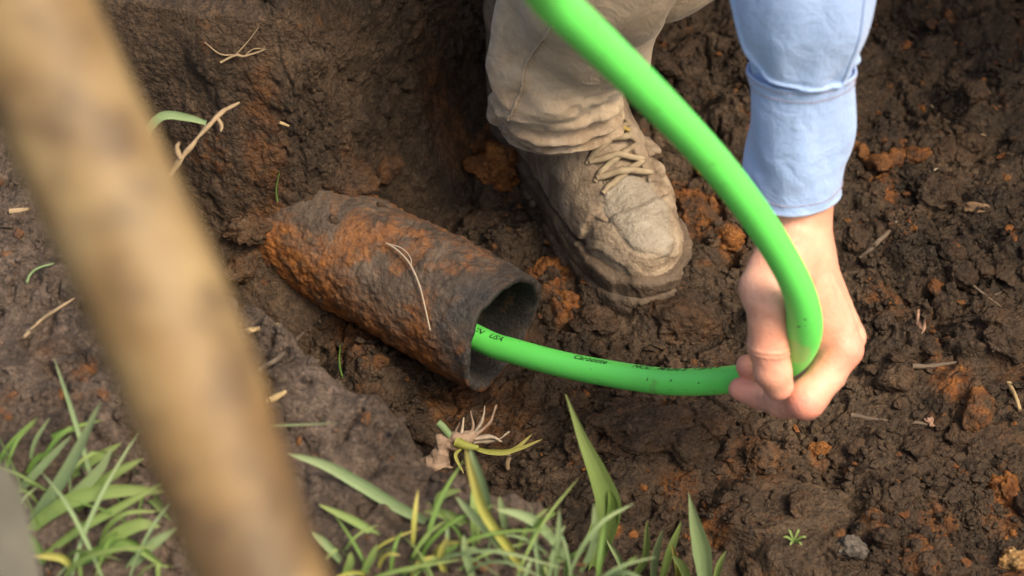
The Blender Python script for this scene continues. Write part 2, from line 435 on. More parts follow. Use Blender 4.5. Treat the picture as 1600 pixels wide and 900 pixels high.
# ------------------------------------------------------------------ rusty iron pipe
def to_frame(v, o, a, b, c): return o + v[:, :1] * a + v[:, 1:2] * b + v[:, 2:3] * c
PB = np.array([-PA[1], PA[0], 0.]); PC = np.array([0, 0, 1.])      # sideways, up
def pipe_surface(r, l0, l1, nl, ns, disp):
    l = np.linspace(l0, l1, nl); th = np.linspace(0, 2 * math.pi, ns, endpoint=False)
    Lg, Tg = (a.astype(np.float32) for a in np.meshgrid(l, th, indexing='ij'))
    cx, sy = np.cos(Tg), np.sin(Tg)
    rr = r * (1 + .12 * Lg) + disp(Lg, cx * .055, sy * .055, Tg)
    return np.stack([Lg, rr * cx, rr * sy], -1), Lg, Tg
RP = .0530
def cut(th): return .0022 * math.sin(2 * th + .6) + .0009 * math.sin(5 * th) + .0005 * math.sin(11 * th) + .0003 * math.sin(23 * th + 1)
m = N('rusted_iron')
ru = m.attr('rust')
pat = m.ramp(m.noise(26, 7, .68, .5), [(.48, 0.), (.60, 1.)])
pit = m.noise(150, 6, .7)
mudc = m.ramp(m.noise(40, 7, .65), [(.3, (.040, .027, .019)), (.55, (.088, .061, .044)), (.8, (.15, .108, .080))])
rc = m.ramp(pit, [(.28, (.075, .026, .010)), (.5, (.26, .088, .018)), (.72, (.42, .165, .035))])
fac = m.math('MULTIPLY', m.math('ADD', m.math('MULTIPLY', pat, .62), m.math('MULTIPLY', ru, m.ramp(m.noise(80, 5, .6), [(.3, .1), (.55, 1.)]))), 1., True)
c = m.mix(fac, mudc, rc)
iron = m.ramp(m.noise(220, 4, .6), [(.35, (.020, .017, .016)), (.65, (.055, .047, .044)), (.8, (.12, .105, .098))])
iron = m.mix(m.attr('bore_shade'), iron, (.012, .010, .009))  # shade inside the pipe put into the colour, near black past the rim
c = m.mix(m.math('MULTIPLY', m.attr('bare'), m.ramp(m.noise(55, 5, .65), [(.35, .25), (.55, 1.)])), c, iron)
nb = m.bump(pit, .7, .003); nb = m.bump(m.vor(300), .5, .002, nb); nb = m.bump(m.noise(620, 5, .7), .9, .0012, nb)
M_PIPE = m.done(c, m.ramp(m.noise(60, 4, .6), [(.3, .55), (.7, .95)]), nb)
def outer(Lg, cy, sz, Tg):
    up = np.clip(np.sin(Tg), 0, 1)
    cru = .0020 * fbm(Lg, cy, sz, 28, 3, s=5) + .0016 * fbm(Lg, cy, sz, 90, 3, s=6) + .0012 * fbm(Lg, cy, sz, 240, 2, s=7)
    w = sstep(-.1, .35, fbm(Lg, Tg * .05, 0 * Lg, 22, 3, s=8)) * up * sstep(.0, -.05, Lg)
    cru += crumbs(Lg, Tg * .055, [(.018, .12), (.009, .26), (.005, .36)], 501) * (.14 + .9 * w)
    under = np.clip(-np.sin(Tg + .25), 0, 1)
    cru += under * (.001 + .004 * np.abs(fbm(Lg, cy, sz, 70, 4, s=9)))
    return cru * sstep(.012, -.03, Lg) + .0006 * fbm(Lg, cy, sz, 150, 2, s=3)
vo, Lg, Tg = pipe_surface(RP, -.42, 0, 300, 220, outer)
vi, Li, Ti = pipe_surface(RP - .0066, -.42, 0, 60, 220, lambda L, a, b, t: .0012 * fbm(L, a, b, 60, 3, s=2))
cutv = np.array([cut(t) for t in np.linspace(0, 2 * math.pi, 220, endpoint=False)])
vo[..., 0] += cutv[None] * sstep(-.06, 0, Lg); vi[..., 0] += cutv[None] * sstep(-.06, 0, Li)
under = np.clip(-np.sin(Tg + .55), 0, 1)
rust = np.clip(1.1 * under + 1.0 * sstep(-.11, -.19, Lg) * sstep(.9, .2, np.sin(Tg)), 0, 1)
bare = sstep(-.045, -.015, Lg + .014 * np.sin(3 * Tg + 1)) * sstep(-.75, -.45, np.sin(Tg)) + .0 * Lg
pv = np.concatenate([vo.reshape(-1, 3), vi.reshape(-1, 3)])
n0 = vo.shape[0] * 220
pf = np.concatenate([gridfaces(300, 220, True)[:, ::-1], gridfaces(60, 220, True) + n0,
                     np.array([[299 * 220 + i, 299 * 220 + (i + 1) % 220, n0 + 59 * 220 + (i + 1) % 220, n0 + 59 * 220 + i] for i in range(220)])])
pipe = empty('iron_pipe', root)
tag(pipe, 'short rusty cast iron pipe stub jutting out of the trench wall', 'pipe')
mk('pipe_wall', to_frame(pv, MOUTH, PA, PB, PC), pf, M_PIPE, pipe,
   attrs={'rust': np.concatenate([rust.ravel(), 0 * Li.ravel()]), 'bare': np.concatenate([bare.ravel(), 1.6 + 0 * Li.ravel()]), 'bore_shade': np.concatenate([0 * bare.ravel(), sstep(-.002, -.02, Li).ravel()])})
# lumps of earth still caked on top of the pipe
def clod_mesh(sub, s, squash=(1, 1, 1), rough=1.0):
    bm = bmesh.new(); bmesh.ops.create_icosphere(bm, subdivisions=sub, radius=1)
    v = np.array([q.co[:] for q in bm.verts]); f = np.array([[q.index for q in p.verts] for p in bm.faces]); bm.free()
    x, y, z = v.T; o = s * 3.7
    d = 1 + .42 * fbm(x + o, y, z, 1.1, 2, s=s) + .20 * rough * fbm(x + o, y, z, 3, 3, s=s + 3)
    th, ph = np.arctan2(y, x), z
    w1 = crumbs((x + .6 * z + o) * .05, (y - .5 * z) * .05, [(.030, .5), (.014, .6)], s) * 11
    d = d + .20 * rough * w1 * .5 + .08 * rough * fbm(x, y, z, 11, 3, s=s + 6)
    g_ = np.random.default_rng(s); lim = np.full(len(v), 9.)
    for _ in range(11):                        # broken flat faces
        nn = g_.normal(size=3); nn /= np.linalg.norm(nn); lim = np.minimum(lim, g_.uniform(.74, 1.12) / np.maximum(v @ nn, .05))
    d = np.minimum(d, lim * (1 + .16 * rough * fbm(x + o, y, z, 5, 4, s=s + 8)) + .10 * rough * w1)
    v = v * d[:, None] * np.array(squash)
    return v, f
def clod_attr(n, r): return {'rust': np.full(n, r, np.float32)}
for k, (l, th, r_) in enumerate(((-.145, 1.1, .0045), (-.09, 1.5, .005), (-.165, 1.9, .0045), (-.115, 2.0, .004), (-.05, 1.3, .0035))):
    v, f = clod_mesh(3, 50 + k, (1.3, 1.0, .4), 1.6)
    c0 = MOUTH + PA * l + (RP - .001) * (PB * math.cos(th) + PC * math.sin(th))
    nrm = PB * math.cos(th) + PC * math.sin(th); tn = np.cross(nrm, PA)
    mk('caked_earth', c0 + (v[:, :1] * PA + v[:, 1:2] * tn + v[:, 2:3] * nrm) * r_, f, M_FLOOR, pipe, attrs=clod_attr(len(v), .15))

# ------------------------------------------------------------------ green hose
HR = .0106
hp = [tuple(MOUTH - .30 * PA + np.array([0, 0, -.028])), tuple(MOUTH - .12 * PA + np.array([0, 0, -.024]))]
hp += [tuple(P(*q)) for q in ((752, 531, 1.612), (800, 548, 1.592), (877, 569, 1.56), (960, 585, 1.528), (1055, 597, 1.49), (1150, 592, 1.45), (1208, 579, 1.405), (1243, 553, 1.364), (1257, 512, 1.332), (1249, 458, 1.298), (1218, 395, 1.258), (1168, 319, 1.205), (1104, 240, 1.145), (1028, 160, 1.075), (946, 79, 1.008), (862, 0, .942), (765, -85, .87))]
e = np.array(hp[-1])
hp += [tuple(e + np.array(q)) for q in ((-.14, -.05, .09), (-.36, -.07, .13), (-.62, -.02, .02), (-.85, .08, -.20), (-1.05, .22, -.42), (-1.3, .40, -.463), (-1.7, .5, -.463), (-2.2, .4, -.463), (-2.6, .7, -.463))]
hz_fix = .262
hp = [q if i < 23 else (q[0], q[1], hz_fix) for i, q in enumerate(hp)]
hpath = catmull(hp, 460)
for _ in range(10): hpath[1:-1] = (hpath[:-2] + 2 * hpath[1:-1] + hpath[2:]) / 4
ht, hn, hb_ = frames(hpath)
hlen = np.concatenate([[0], np.cumsum(np.linalg.norm(np.diff(hpath, axis=0), axis=1))])
# steady side vectors: "up" = away from gravity where possible
U = np.array([0, 0, 1.])[None] - ht * ht[:, 2:3]; 
bendc = P(1252, 515, 1.345); bw = np.exp(-(np.linalg.norm(hpath - bendc, axis=1) / .045) ** 2)
seg = 40; th = np.linspace(0, 2 * math.pi, seg, endpoint=False)
view = hpath - CAM; view /= np.linalg.norm(view, axis=1, keepdims=True)
side = np.cross(ht, view); side /= np.linalg.norm(side, axis=1, keepdims=True)       # used only to flatten the kinked bend
oval = []
for i in range(len(hpath)):
    v = np.cos(th)[:, None] * hn[i] + np.sin(th)[:, None] * hb_[i]
    sgn = v @ side[i]
    oval.append(hpath[i] + v * HR * (1 - .05 * bw[i]) + np.outer(sgn, side[i]) * HR * .26 * bw[i])
hv = np.concatenate(oval)
m = N('green_plastic')
sc = m.ramp(m.noise(190, 3, .6), [(.655, 0.), (.69, 1.)]); sc2 = m.ramp(m.noise(24, 2), [(.47, 0.), (.56, 1.)])
sm = m.ramp(m.noise(60, 4, .6), [(.45, 0.), (.75, .35)])
base = m.mix(m.math('MULTIPLY', sm, m.ramp(m.noise(9, 2), [(.45, 0.), (.65, 1.)])), (.115, .74, .135), (.13, .42, .09))
base = m.mix(m.math('MULTIPLY', sc, sc2), base, (.02, .07, .02))
base = m.mix(m.math('MULTIPLY', m.ramp(m.noise(33, 5, .65, .4), [(.60, 0.), (.72, .55)]), m.ramp(m.noise(7, 2), [(.42, 0.), (.6, 1.)])), base, (.17, .22, .07))
base = m.mix(m.attr('kink_highlight'), base, (.30, .55, .16))  # highlight on the kinked bend, painted as a paler patch
M_HOSE = m.done(base, m.ramp(m.noise(70, 3), [(.3, .30), (.7, .46)]), m.bump(m.noise(260, 3), .10, .001), Subsurface_Weight=.12, Subsurface_Radius=(.004, .012, .004))
hose = empty('water_hose', hpath[40]); tag(hose, 'bright green plastic hose bent through the hand into the rusty pipe', 'hose')
sx = np.exp(-(np.linalg.norm(hv - P(1236, 548, 1.345), axis=1) / .017) ** 2)
sx = sstep(.45, .6, sx + .18 * fbm(hv[:, 0], hv[:, 1], hv[:, 2], 60, 3, s=4)) * .75
hf = gridfaces(len(hpath), seg, True)[:, ::-1]
mk('hose_body', hv, hf, M_HOSE, hose, attrs={'kink_highlight': sx})
# black lettering printed along the top of the hose
M_INK = N('black_print').done((.012, .035, .014), .6)
def surf(s_at, ang):                                  # length along hose, angle from the upper side towards the viewer's side
    i = np.interp(s_at, hlen, np.arange(len(hlen))); i0 = np.clip(i.astype(int), 0, len(hlen) - 2); t = (i - i0)[:, None]
    p = hpath[i0] * (1 - t) + hpath[i0 + 1] * t; tt = ht[i0] * (1 - t) + ht[i0 + 1] * t
    up = np.array([0, 0, 1.])[None] - tt * tt[:, 2:3]; up /= np.linalg.norm(up, axis=1, keepdims=True)
    sd_ = np.cross(tt, up)
    return p + (up * np.cos(ang)[:, None] + sd_ * np.sin(ang)[:, None]) * (HR + .00025)
def s_of(px, py):
    d = (hpath - CAM); dep = d @ FWD; u_ = d @ RGT / dep / K + 800; v_ = 450 - d @ UPV / dep / K
    return hlen[np.argmin(np.hypot(u_ - px, v_ - py) + 1e3 * (np.arange(len(hpath)) > 330))]
def hose_text(txt, px, py, height, ang0, stretch=1.25):
    cu = bpy.data.curves.new('txt', 'FONT'); cu.body = txt; cu.size = height * 1.4; cu.resolution_u = 3; cu.shear = .25; cu.offset = .00012
    o = bpy.data.objects.new('txt', cu); COL.objects.link(o)
    bpy.context.view_layer.update()
    me = o.to_mesh(); v = np.array([q.co[:] for q in me.vertices]); f = [list(p.vertices) for p in me.polygons]
    o.to_mesh_clear(); bpy.data.objects.remove(o); bpy.data.curves.remove(cu)
    w = surf(s_of(px, py) + v[:, 0] * stretch, ang0 - v[:, 1] / HR)
    mk('printed_lettering', w, f, M_INK, hose, smooth=False)
TXT_SIDE = 1
hose_text('IN', 741, 530, .0050, R(16) ); hose_text('USA', 768, 541, .0050, R(13) )
hose_text('Carbotite', 898, 577, .0048, R(6) ); hose_text('NCC', 992, 590, .0046, R(0) ); hose_text('MADE 5', 1030, 592, .0046, R(-4) ); hose_text('- 25 x 4', 1092, 593, .0044, R(-8) )

# ------------------------------------------------------------------ foreground wooden pole and grey stake
m = N('weathered_ash_wood')
gr = m.noise(14, 6, .6, .8, stretch=(1, 1, .12)) if False else m.noise(16, 6, .6, .6)
c = m.ramp(m.noise(21, 5, .55, .3), [(.30, (.070, .038, .017)), (.47, (.19, .118, .048)), (.68, (.30, .215, .105))])
c = m.mix(m.ramp(m.noise(9, 3), [(.55, 0.), (.75, .5)]), c, (.26, .14, .045))
c = m.mix(m.ramp(m.noise(34, 4), [(.50, 0.), (.64, .75)]), c, (.075, .042, .02))
M_WOOD = m.done(m.mix(1., c, (.80, .80, .80), 'MULTIPLY'), .62, m.bump(m.noise(90, 5, .6), .35, .002))
DP = .60
pl = [P(*q) for q in ((-400, -900, DP), (-190, -440, DP), (24, 0, DP), (166, 300, DP), (258, 500, DP), (336, 700, DP), (408, 900, DP), (560, 1300, DP), (900, 2200, DP))]
pp = catmull(pl, 160); 
kk = (pp[:, 2] > .20); pp = pp[:np.argmax(~kk) + 1] if not kk.all() else pp
q = np.linspace(0, 1, len(pp))
vv, ff = tube(pp, [.0212, .0216, .0222, .0222, .0220, .0214, .0198, .0195, .0195], 40, smoothpath=False)
vn = fbm(vv[:, 0], vv[:, 1], vv[:, 2], 16, 3, s=4)
cen = np.repeat(pp, 40, axis=0); vv = cen + (vv - cen) * (1 + .07 * vn[:, None])
pole = mk('wooden_pole', vv, ff, M_WOOD); tag(pole, 'thick bare round wooden pole leaning over the muddy bank', 'pole')
m = N('grey_weathered_timber'); M_STAKE = m.done(m.ramp(m.noise(30, 5), [(.3, (.085, .080, .060)), (.7, (.15, .14, .11))]), .7, m.bump(m.noise(120, 4), .3, .001))
a = P(-36, 735, .80); top_ = a + np.array([-.01, .01, .012]); bot = P(20, 1000, .78); dirv = (bot - a); bot = a + dirv * ((a[2] - .19) / (a[2] - bot[2]))
ax = (bot - a) / np.linalg.norm(bot - a); s1 = np.cross(ax, [0, 1, .2]); s1 /= np.linalg.norm(s1); s2 = np.cross(ax, s1)
bm = bmesh.new()
sv = []
for t, w in ((0, .75), (.012, 1.0), (np.linalg.norm(bot - a), 1.0)):
    for i, j in ((-1, -1), (1, -1), (1, 1), (-1, 1)): sv.append(bm.verts.new(a + ax * t + s1 * i * .0125 * w + s2 * j * .0125 * w))
for k in range(2):
    for i in range(4): bm.faces.new((sv[k * 4 + i], sv[k * 4 + (i + 1) % 4], sv[k * 4 + 4 + (i + 1) % 4], sv[k * 4 + 4 + i]))
bm.faces.new(sv[:4][::-1]); bm.faces.new(sv[-4:]); bmesh.ops.recalc_face_normals(bm, faces=bm.faces)
bmesh.ops.bevel(bm, geom=[e for e in bm.edges], offset=.002, segments=2, affect='EDGES')
me = bpy.data.meshes.new('stake'); bm.to_mesh(me); bm.free(); me.materials.append(M_STAKE)
tag(link('grey_stake', me), 'squared grey stake planted in the bank beside the grass tuft', 'stake')
print('pipe hose pole', round(time.time() - T0, 1))
# ------------------------------------------------------------------ the person: hand and forearm, sleeve, trousers, boot
person = empty('person', hit(985, 440)); tag(person, 'person in blue shirt, khaki trousers and muddy boot gripping the green hose', 'person')
m = N('skin')
c = m.ramp(m.noise(30, 4, .55), [(.3, (.57, .255, .175)), (.7, (.67, .36, .262))])
c = m.mix(m.attr('red'), c, (.72, .25, .19))
c = m.mix(m.math('MULTIPLY', m.attr('crease'), .6), c, (.50, .24, .15))
c = m.mix(m.ramp(m.noise(55, 6, .7, .3), [(.58, 0.), (.72, .4)]), c, (.30, .17, .11))
nb = m.bump(m.noise(420, 4, .65), .4, .001); nb = m.bump(m.noise(190, 3, .6, 2.0), .3, .0015, nb); nb = m.bump(m.noise(110, 4, .6, 1.2), .25, .002, nb)
M_SKIN = m.done(c, m.ramp(m.noise(90, 3), [(.3, .42), (.7, .55)]), nb, Subsurface_Weight=.25, Subsurface_Radius=(.010, .004, .002), Subsurface_Scale=.6)
def C(*q): return P(*q)
joints = dict(
 thumb=[(1237, 405, 1.345, .0180), (1203, 468, 1.333, .0165), (1200, 540, 1.345, .0135), (1208, 580, 1.352, .0128), (1216, 602, 1.360, .0108)],
 index=[(1306, 516, 1.378, .0145), (1316, 544, 1.380, .0148), (1288, 590, 1.378, .0126), (1259, 624, 1.372, .0141), (1222, 627, 1.394, .0117), (1186, 616, 1.412, .0102), (1156, 608, 1.418, .0084)],
 middle=[(1312, 506, 1.405, .0142), (1320, 527, 1.410, .0146), (1296, 585, 1.425, .0124), (1268, 618, 1.432, .0130), (1222, 622, 1.438, .0120), (1186, 598, 1.430, .0100), (1168, 572, 1.412, .0086)],
 ring=[(1306, 498, 1.435, .0142), (1312, 518, 1.44, .0136), (1300, 575, 1.458, .0130), (1262, 602, 1.470, .0122), (1220, 598, 1.475, .0112), (1196, 575, 1.462, .0100)],
 little=[(1300, 490, 1.460, .0135), (1306, 510, 1.462, .0124), (1288, 560, 1.482, .0112), (1252, 580, 1.490, .0105), (1222, 572, 1.488, .0092)])
allp = np.array([C(*q[:3]) for ch in joints.values() for q in ch] + [C(1250, 300, 1.36)])
V = Vol(allp.min(0) - .032, allp.max(0) + .03, .00125)
wr, fo = C(1247, 372, 1.360), C(1246, 240, 1.340)
d = V.cone(wr, fo, .0200, .0220)
d = smin(d, V.cone(C(1256, 378, 1.372), C(1254, 240, 1.350), .0190, .0205), .012)
# back of the hand: one metacarpal to each knuckle
for nm, w0 in (('index', (1250, 395, 1.354)), ('middle', (1256, 395, 1.368)), ('ring', (1257, 395, 1.382)), ('little', (1256, 395, 1.392))):
    k0 = joints[nm][0]
    d = smin(d, V.cone(C(*w0), C(*k0[:3]), .0170, k0[3]), .012)
# palm, ball of the thumb and the web of skin
d = smin(d, V.cone(C(1240, 410, 1.36), C(1288, 520, 1.40), .021, .018), .014)
d = smin(d, V.cone(C(1222, 405, 1.345), C(1197, 450, 1.338), .0205, .0190), .012)
d = smin(d, V.cone(C(1254, 455, 1.372), C(1286, 528, 1.385), .018, .013), .012)
d = smin(d, V.cone(C(1215, 465, 1.355), C(1280, 500, 1.385), .014, .014), .014)
for nm, ch in joints.items():
    fd = None
    for a, b in zip(ch[:-1], ch[1:]):
        q = V.cone(C(*a[:3]), C(*b[:3]), a[3], b[3]); fd = q if fd is None else smin(fd, q, .0035)
    d = smin(d, fd, .006 if nm == 'thumb' else .0012)
hvv, hff = V.mesh(d)
hnn = vnormals(hvv, hff)
def near(p, r): return np.exp(-(np.linalg.norm(hvv - C(*p), axis=1) / r) ** 2)
red = sum(near(q, r) * k for q, r, k in (((1338, 545, 1.375), .020, .8), ((1262, 640, 1.362), .016, .8), ((1160, 606, 1.41), .014, .6), ((1172, 572, 1.41), .012, .6), ((1205, 545, 1.34), .012, .35), ((1222, 612, 1.36), .010, .5), ((1300, 470, 1.37), .03, .25)))
crease = np.zeros(len(hvv))
for a, b, w in (((1172, 548, 1.335), (1240, 545, 1.345), .0012), ((1172, 556, 1.335), (1240, 553, 1.345), .0010), ((1198, 330, 1.33), (1300, 338, 1.335), .0), ((1196, 608, 1.40), (1192, 630, 1.40), .0010)):
    a_, b_ = C(*a), C(*b); t = np.clip(((hvv - a_) @ (b_ - a_)) / ((b_ - a_) @ (b_ - a_)), 0, 1)
    if w:
        # distance measured only along the finger so that the fold runs across the skin
        ax_ = C(1203, 585, 1.36) - C(1203, 500, 1.345) if a[0] < 1180 else C(1258, 624, 1.372) - C(1300, 580, 1.378); ax_ /= np.linalg.norm(ax_)
        dist = np.abs((hvv - (a_ + t[:, None] * (b_ - a_))) @ ax_); rad = np.linalg.norm(hvv - (a_ + t[:, None] * (b_ - a_)), axis=1)
        cr = np.exp(-(dist / w) ** 2) * sstep(.022, .014, rad); crease = np.maximum(crease, cr)
hvv = hvv - hnn * (crease * .0008)[:, None] + hnn * (.0006 * fbm(hvv[:, 0], hvv[:, 1], hvv[:, 2], 90, 3, s=3))[:, None]
# tendons on the back of the hand
for nm in ('index', 'middle'):
    a_, b_ = C(1262, 400, 1.35), C(*joints[nm][0][:3]); t = np.clip(((hvv - a_) @ (b_ - a_)) / ((b_ - a_) @ (b_ - a_)), 0, 1)
    rel = hvv - (a_ + t[:, None] * (b_ - a_)); lat = np.abs(rel @ np.cross((b_ - a_) / np.linalg.norm(b_ - a_), [0.75, -.4, .5]))
    hvv += hnn * (np.exp(-(lat / .004) ** 2) * .0020 * sstep(.05, .3, t) * sstep(1., .8, t))[:, None]
body = mk('hand_and_forearm', hvv, hff, M_SKIN, person, attrs={'red': np.clip(red, 0, 1) * .85, 'crease': crease})
# thumbnail: a shallow curved plate on the camera-side of the thumb tip
td = C(1219, 605, 1.362) - C(1206, 570, 1.350); td /= np.linalg.norm(td)
dd_ = hvv - CAM; de_ = dd_ @ FWD; e2 = np.hypot(800 + dd_ @ RGT / de_ / K - 1216, 450 - dd_ @ UPV / de_ / K - 592); it = np.argmin(de_ + 9 * (e2 > 5))
tc = hvv[it]; tn_ = hnn[it] - td * (hnn[it] @ td); tn_ /= np.linalg.norm(tn_); ts = np.cross(tn_, td)
nv = []
for i in np.linspace(-1, 1, 11):
    for j in np.linspace(-1, 1, 11):
        e_ = (1 - abs(i) ** 3.2) ** .5 if i < 0 else 1 - .25 * i ** 2
        nv.append(tc + td * (i * .0072 + .0015) + ts * (j * .0064 * (max(e_, .05))) + tn_ * (.00035 - .0019 * j * j * max(e_, .05) - .0014 * i * i))
nv = np.array(nv); ni_ = np.array([np.argmin(((hvv - q) ** 2).sum(1)) for q in nv]); so_ = ((nv - hvv[ni_]) * hnn[ni_]).sum(1)
nv = nv - hnn[ni_] * (so_ - .00045)[:, None]                       # lie on the skin
mk('thumbnail', nv, gridfaces(11, 11), N('fingernail').done((.66, .37, .28), .3), body)

# ---- shirt sleeve and cuff
m = N('blue_chambray')
w1 = m.noise(900, 1, .5, stretch=(1, 1, .15)); w2 = m.noise(900, 1, .5, stretch=(.15, 1, 1))
c = m.mix(m.noise(22, 5, .6), (.165, .275, .55), (.235, .36, .65))
c = m.mix(m.math('MULTIPLY', m.noise(700, 2), .35), c, (.50, .62, .78))
c = m.mix(m.math('MULTIPLY', m.attr('edge'), .6), c, (.46, .50, .56))
c = m.mix(m.ramp(m.noise(40, 5, .65), [(.64, 0.), (.76, .3)]), c, (.30, .29, .27))
nb = m.bump(w1, .4, .0008); nb = m.bump(w2, .4, .0008, nb); nb = m.bump(m.noise(45, 5, .6, .8), .5, .005, nb)
M_SHIRT = m.done(c, .85, nb, Sheen_Weight=.25)
M_STITCH = N('rose_stitching').done((.36, .27, .33), .8)
def arm_ring(px, py, dd, hw, asp=.86):
    c0 = P(px, py, dd); return c0, hw * K * dd, hw * K * dd * asp
AX = P(1238, 326, 1.357) - P(1256, 0, 1.262); AX /= np.linalg.norm(AX)
A1 = RGT - AX * (RGT @ AX); A1 /= np.linalg.norm(A1); A2 = np.cross(AX, A1)        # A2 points away from or towards the camera
def loft(rings, nseg, nlen, disp, a1, a2, keys=None):
    rings = np.array([[*c, a, b] for c, a, b in rings]); keys = np.linspace(0, 1, len(rings)) if keys is None else keys
    g = catmull(rings, 8 * len(rings)); gi = np.linspace(0, len(g) - 1, nlen)
    g = np.stack([np.interp(gi, np.arange(len(g)), g[:, k]) for k in range(5)], 1)
    th = np.linspace(0, 2 * math.pi, nseg, endpoint=False)
    Ug, Tg = np.meshgrid(np.linspace(0, 1, nlen), th, indexing='ij')
    cs, sn = np.cos(Tg), np.sin(Tg)
    dr = disp(Ug, Tg)
    v = g[:, None, :3] + (g[:, None, 3:4] + dr[..., None]) * cs[..., None] * a1 + (g[:, None, 4:5] + dr[..., None]) * sn[..., None] * a2
    return v, Ug, Tg, dr
def shell(v, th=.0012):                        # closes a lofted sheet into thin cloth
    n, k = v.shape[:2]; f = gridfaces(n, k, True); flat = v.reshape(-1, 3); nr = vnormals(flat, f)
    c0 = v.mean(1, keepdims=True); out = np.sign(((v - c0).reshape(-1, 3) * nr).sum(1).mean())
    inn = flat - nr * th * out
    f2 = f[:, ::-1] + n * k
    e0 = np.array([[i, (i + 1) % k, n * k + (i + 1) % k, n * k + i] for i in range(k)]); e1 = np.array([[(n - 1) * k + i, n * k + (n - 1) * k + i, n * k + (n - 1) * k + (i + 1) % k, (n - 1) * k + (i + 1) % k] for i in range(k)])
    ff_ = np.concatenate([f, f2, e0, e1]); 
    if out < 0: ff_ = ff_[:, ::-1]
    return np.concatenate([flat, inn]), ff_
camside = np.sign(A2 @ (CAM - P(1250, 200, 1.3)))
def cuff_d(u, t):
    q = fbm(np.cos(t) * .04, np.sin(t) * .04, u * .09, 26, 3, s=3)
    return .0034 * q + .0045 * np.exp(-((u - .5) / .2) ** 2) * np.sin(3 * t + 4 * u) * .5 + .0007 * np.exp(-((u - .985) / .012) ** 2) + .0006 * np.exp(-((u - .02) / .02) ** 2)
cv, cu_, ct_, _ = loft([arm_ring(1252, 105, 1.296, 84), arm_ring(1251, 140, 1.306, 83), arm_ring(1247, 220, 1.328, 82), arm_ring(1241, 262, 1.340, 80), arm_ring(1238, 302, 1.350, 76)], 160, 70, cuff_d, A1, A2)
sleeve_e = mk('shirt_cuff', *shell(cv, .0022), M_SHIRT, person, attrs={'edge': np.tile(np.exp(-((cu_ - 1) / .012) ** 2).ravel(), 2)})
def stitch(v, row, lift=.0005):
    n = int(row * (v.shape[0] - 1)); ring = v[n]; cc = ring.mean(0); parts = []
    for i in range(0, 160, 2):
        a, b = ring[i], ring[(i + 1) % 160]; a = a + (a - cc) / np.linalg.norm(a - cc) * lift; b = b + (b - cc) / np.linalg.norm(b - cc) * lift
        parts.append(tube([a, a * .5 + b * .5, b], .00042, 5, n=3, smoothpath=False))
    return merge(parts)
for row in (.045, .165, .90):
    mk('stitching', *stitch(cv, row), M_STITCH, sleeve_e)
def sl_d(u, t):
    # u = 0 off the top of the picture, 1 at the cuff; the cloth blouses over the cuff
    tt = t
    q = fbm(np.cos(tt) * .05, np.sin(tt) * .05, u * .22, 13, 3, s=11)
    fold = np.sin(5 * tt + 7 * u + 2.5 * q) * .5 + .5 * np.sin(9 * tt - 5 * u + 3 * q)
    near_ = sstep(.55, .95, u)
    tm = np.mod(tt, 2 * math.pi)
    g_ = np.interp(tm, [0, .5, 1.0, 1.5, 2.2, 2.7, 3.0, 3.4, 6.28], [1.05, 1.0, .985, .955, .89, .75, .58, .40, .3])
    drape = (.0065 * (1 - sstep(-.02, .035, u - g_)) + .0022 * np.exp(-((u - g_ + .03) / .02) ** 2)) * sstep(.5, 1.0, tm) * sstep(3.6, 3.0, tm)
    dent = -.007 * np.exp(-((u - .93) / .03) ** 2 - ((tm - .35) / .16) ** 2) + .004 * np.exp(-((u - .86) / .05) ** 2 - ((tm - .15) / .3) ** 2)
    puck = .0005 * np.sin(tm * 21 + 4 * q) * sstep(.86, .97, u)
    return .0032 * q + .0026 * fold * (.35 + .65 * near_) * sstep(1., .9, u) + (drape - .004) * sstep(1.0, .97, u) + dent + puck - .0016 * sstep(.985, 1, u)
slv, su_, st_, _ = loft([(np.array([.37, .12, .84]), .075, .07), (np.array([.335, .03, .72]), .068, .062), (np.array([.29, -.035, .62]), .062, .058), arm_ring(1274, -120, 1.240, 126, .8), arm_ring(1266, -40, 1.255, 120, .8), arm_ring(1262, 20, 1.270, 113, .8), arm_ring(1257, 70, 1.285, 99, .8), arm_ring(1254, 95, 1.293, 91, .8), arm_ring(1252, 112, 1.298, 86, .78)], 200, 260, sl_d, A1, A2)
so = mk('shirt_sleeve', *shell(slv, .0012), M_SHIRT, person, attrs={'edge': np.zeros(slv.shape[0] * slv.shape[1] * 2)})
# lengthwise seam of the sleeve
ir = int(np.argmin(np.linalg.norm(slv[230] - P(1330, 60, 1.25), axis=1)))
mk('sleeve_seam', *tube([slv[i, ir] + (slv[i, ir] - slv[i].mean(0)) * .006 for i in range(90, 250, 4)], .0011, 6, n=120), M_SHIRT, so)
# placket slit with its fold
# ---- boot
BA = math.atan2(-.240, .138); 
heel = np.array([-.006, .357, .0]); BL = np.array([math.cos(BA), math.sin(BA), 0]); BLs = np.array([-BL[1], BL[0], 0]); BU = np.array([0, 0, 1.])
heel_z = -.011
BV = Vol((-.03, -.085, -.01), (.315, .085, .215), .0019)
x, y, z = BV.X, BV.Y, BV.Z
def foot2d(shrink=0):
    def rc(ax, ay, bx, by, ra, rb):
        ex, ey = bx - ax, by - ay; t = np.clip(((x - ax) * ex + (y - ay) * ey) / (ex * ex + ey * ey), 0, 1)
        return np.hypot(x - ax - t * ex, y - ay - t * ey) - (ra + (rb - ra) * t) + shrink
    return smin(rc(.038, 0, .19, .002, .037, .050), rc(.19, .002, .236, -.004, .050, .0500), .02)
wob = fbm(x, y, z, 30, 2, s=7)
f2 = foot2d(.0)
sole = smax(f2 - .0055 + .002 * wob, np.abs(z - .012) - .020, .008)
up_ = BV.ell((.221, -.002, .040), (.069, .0490, .046))
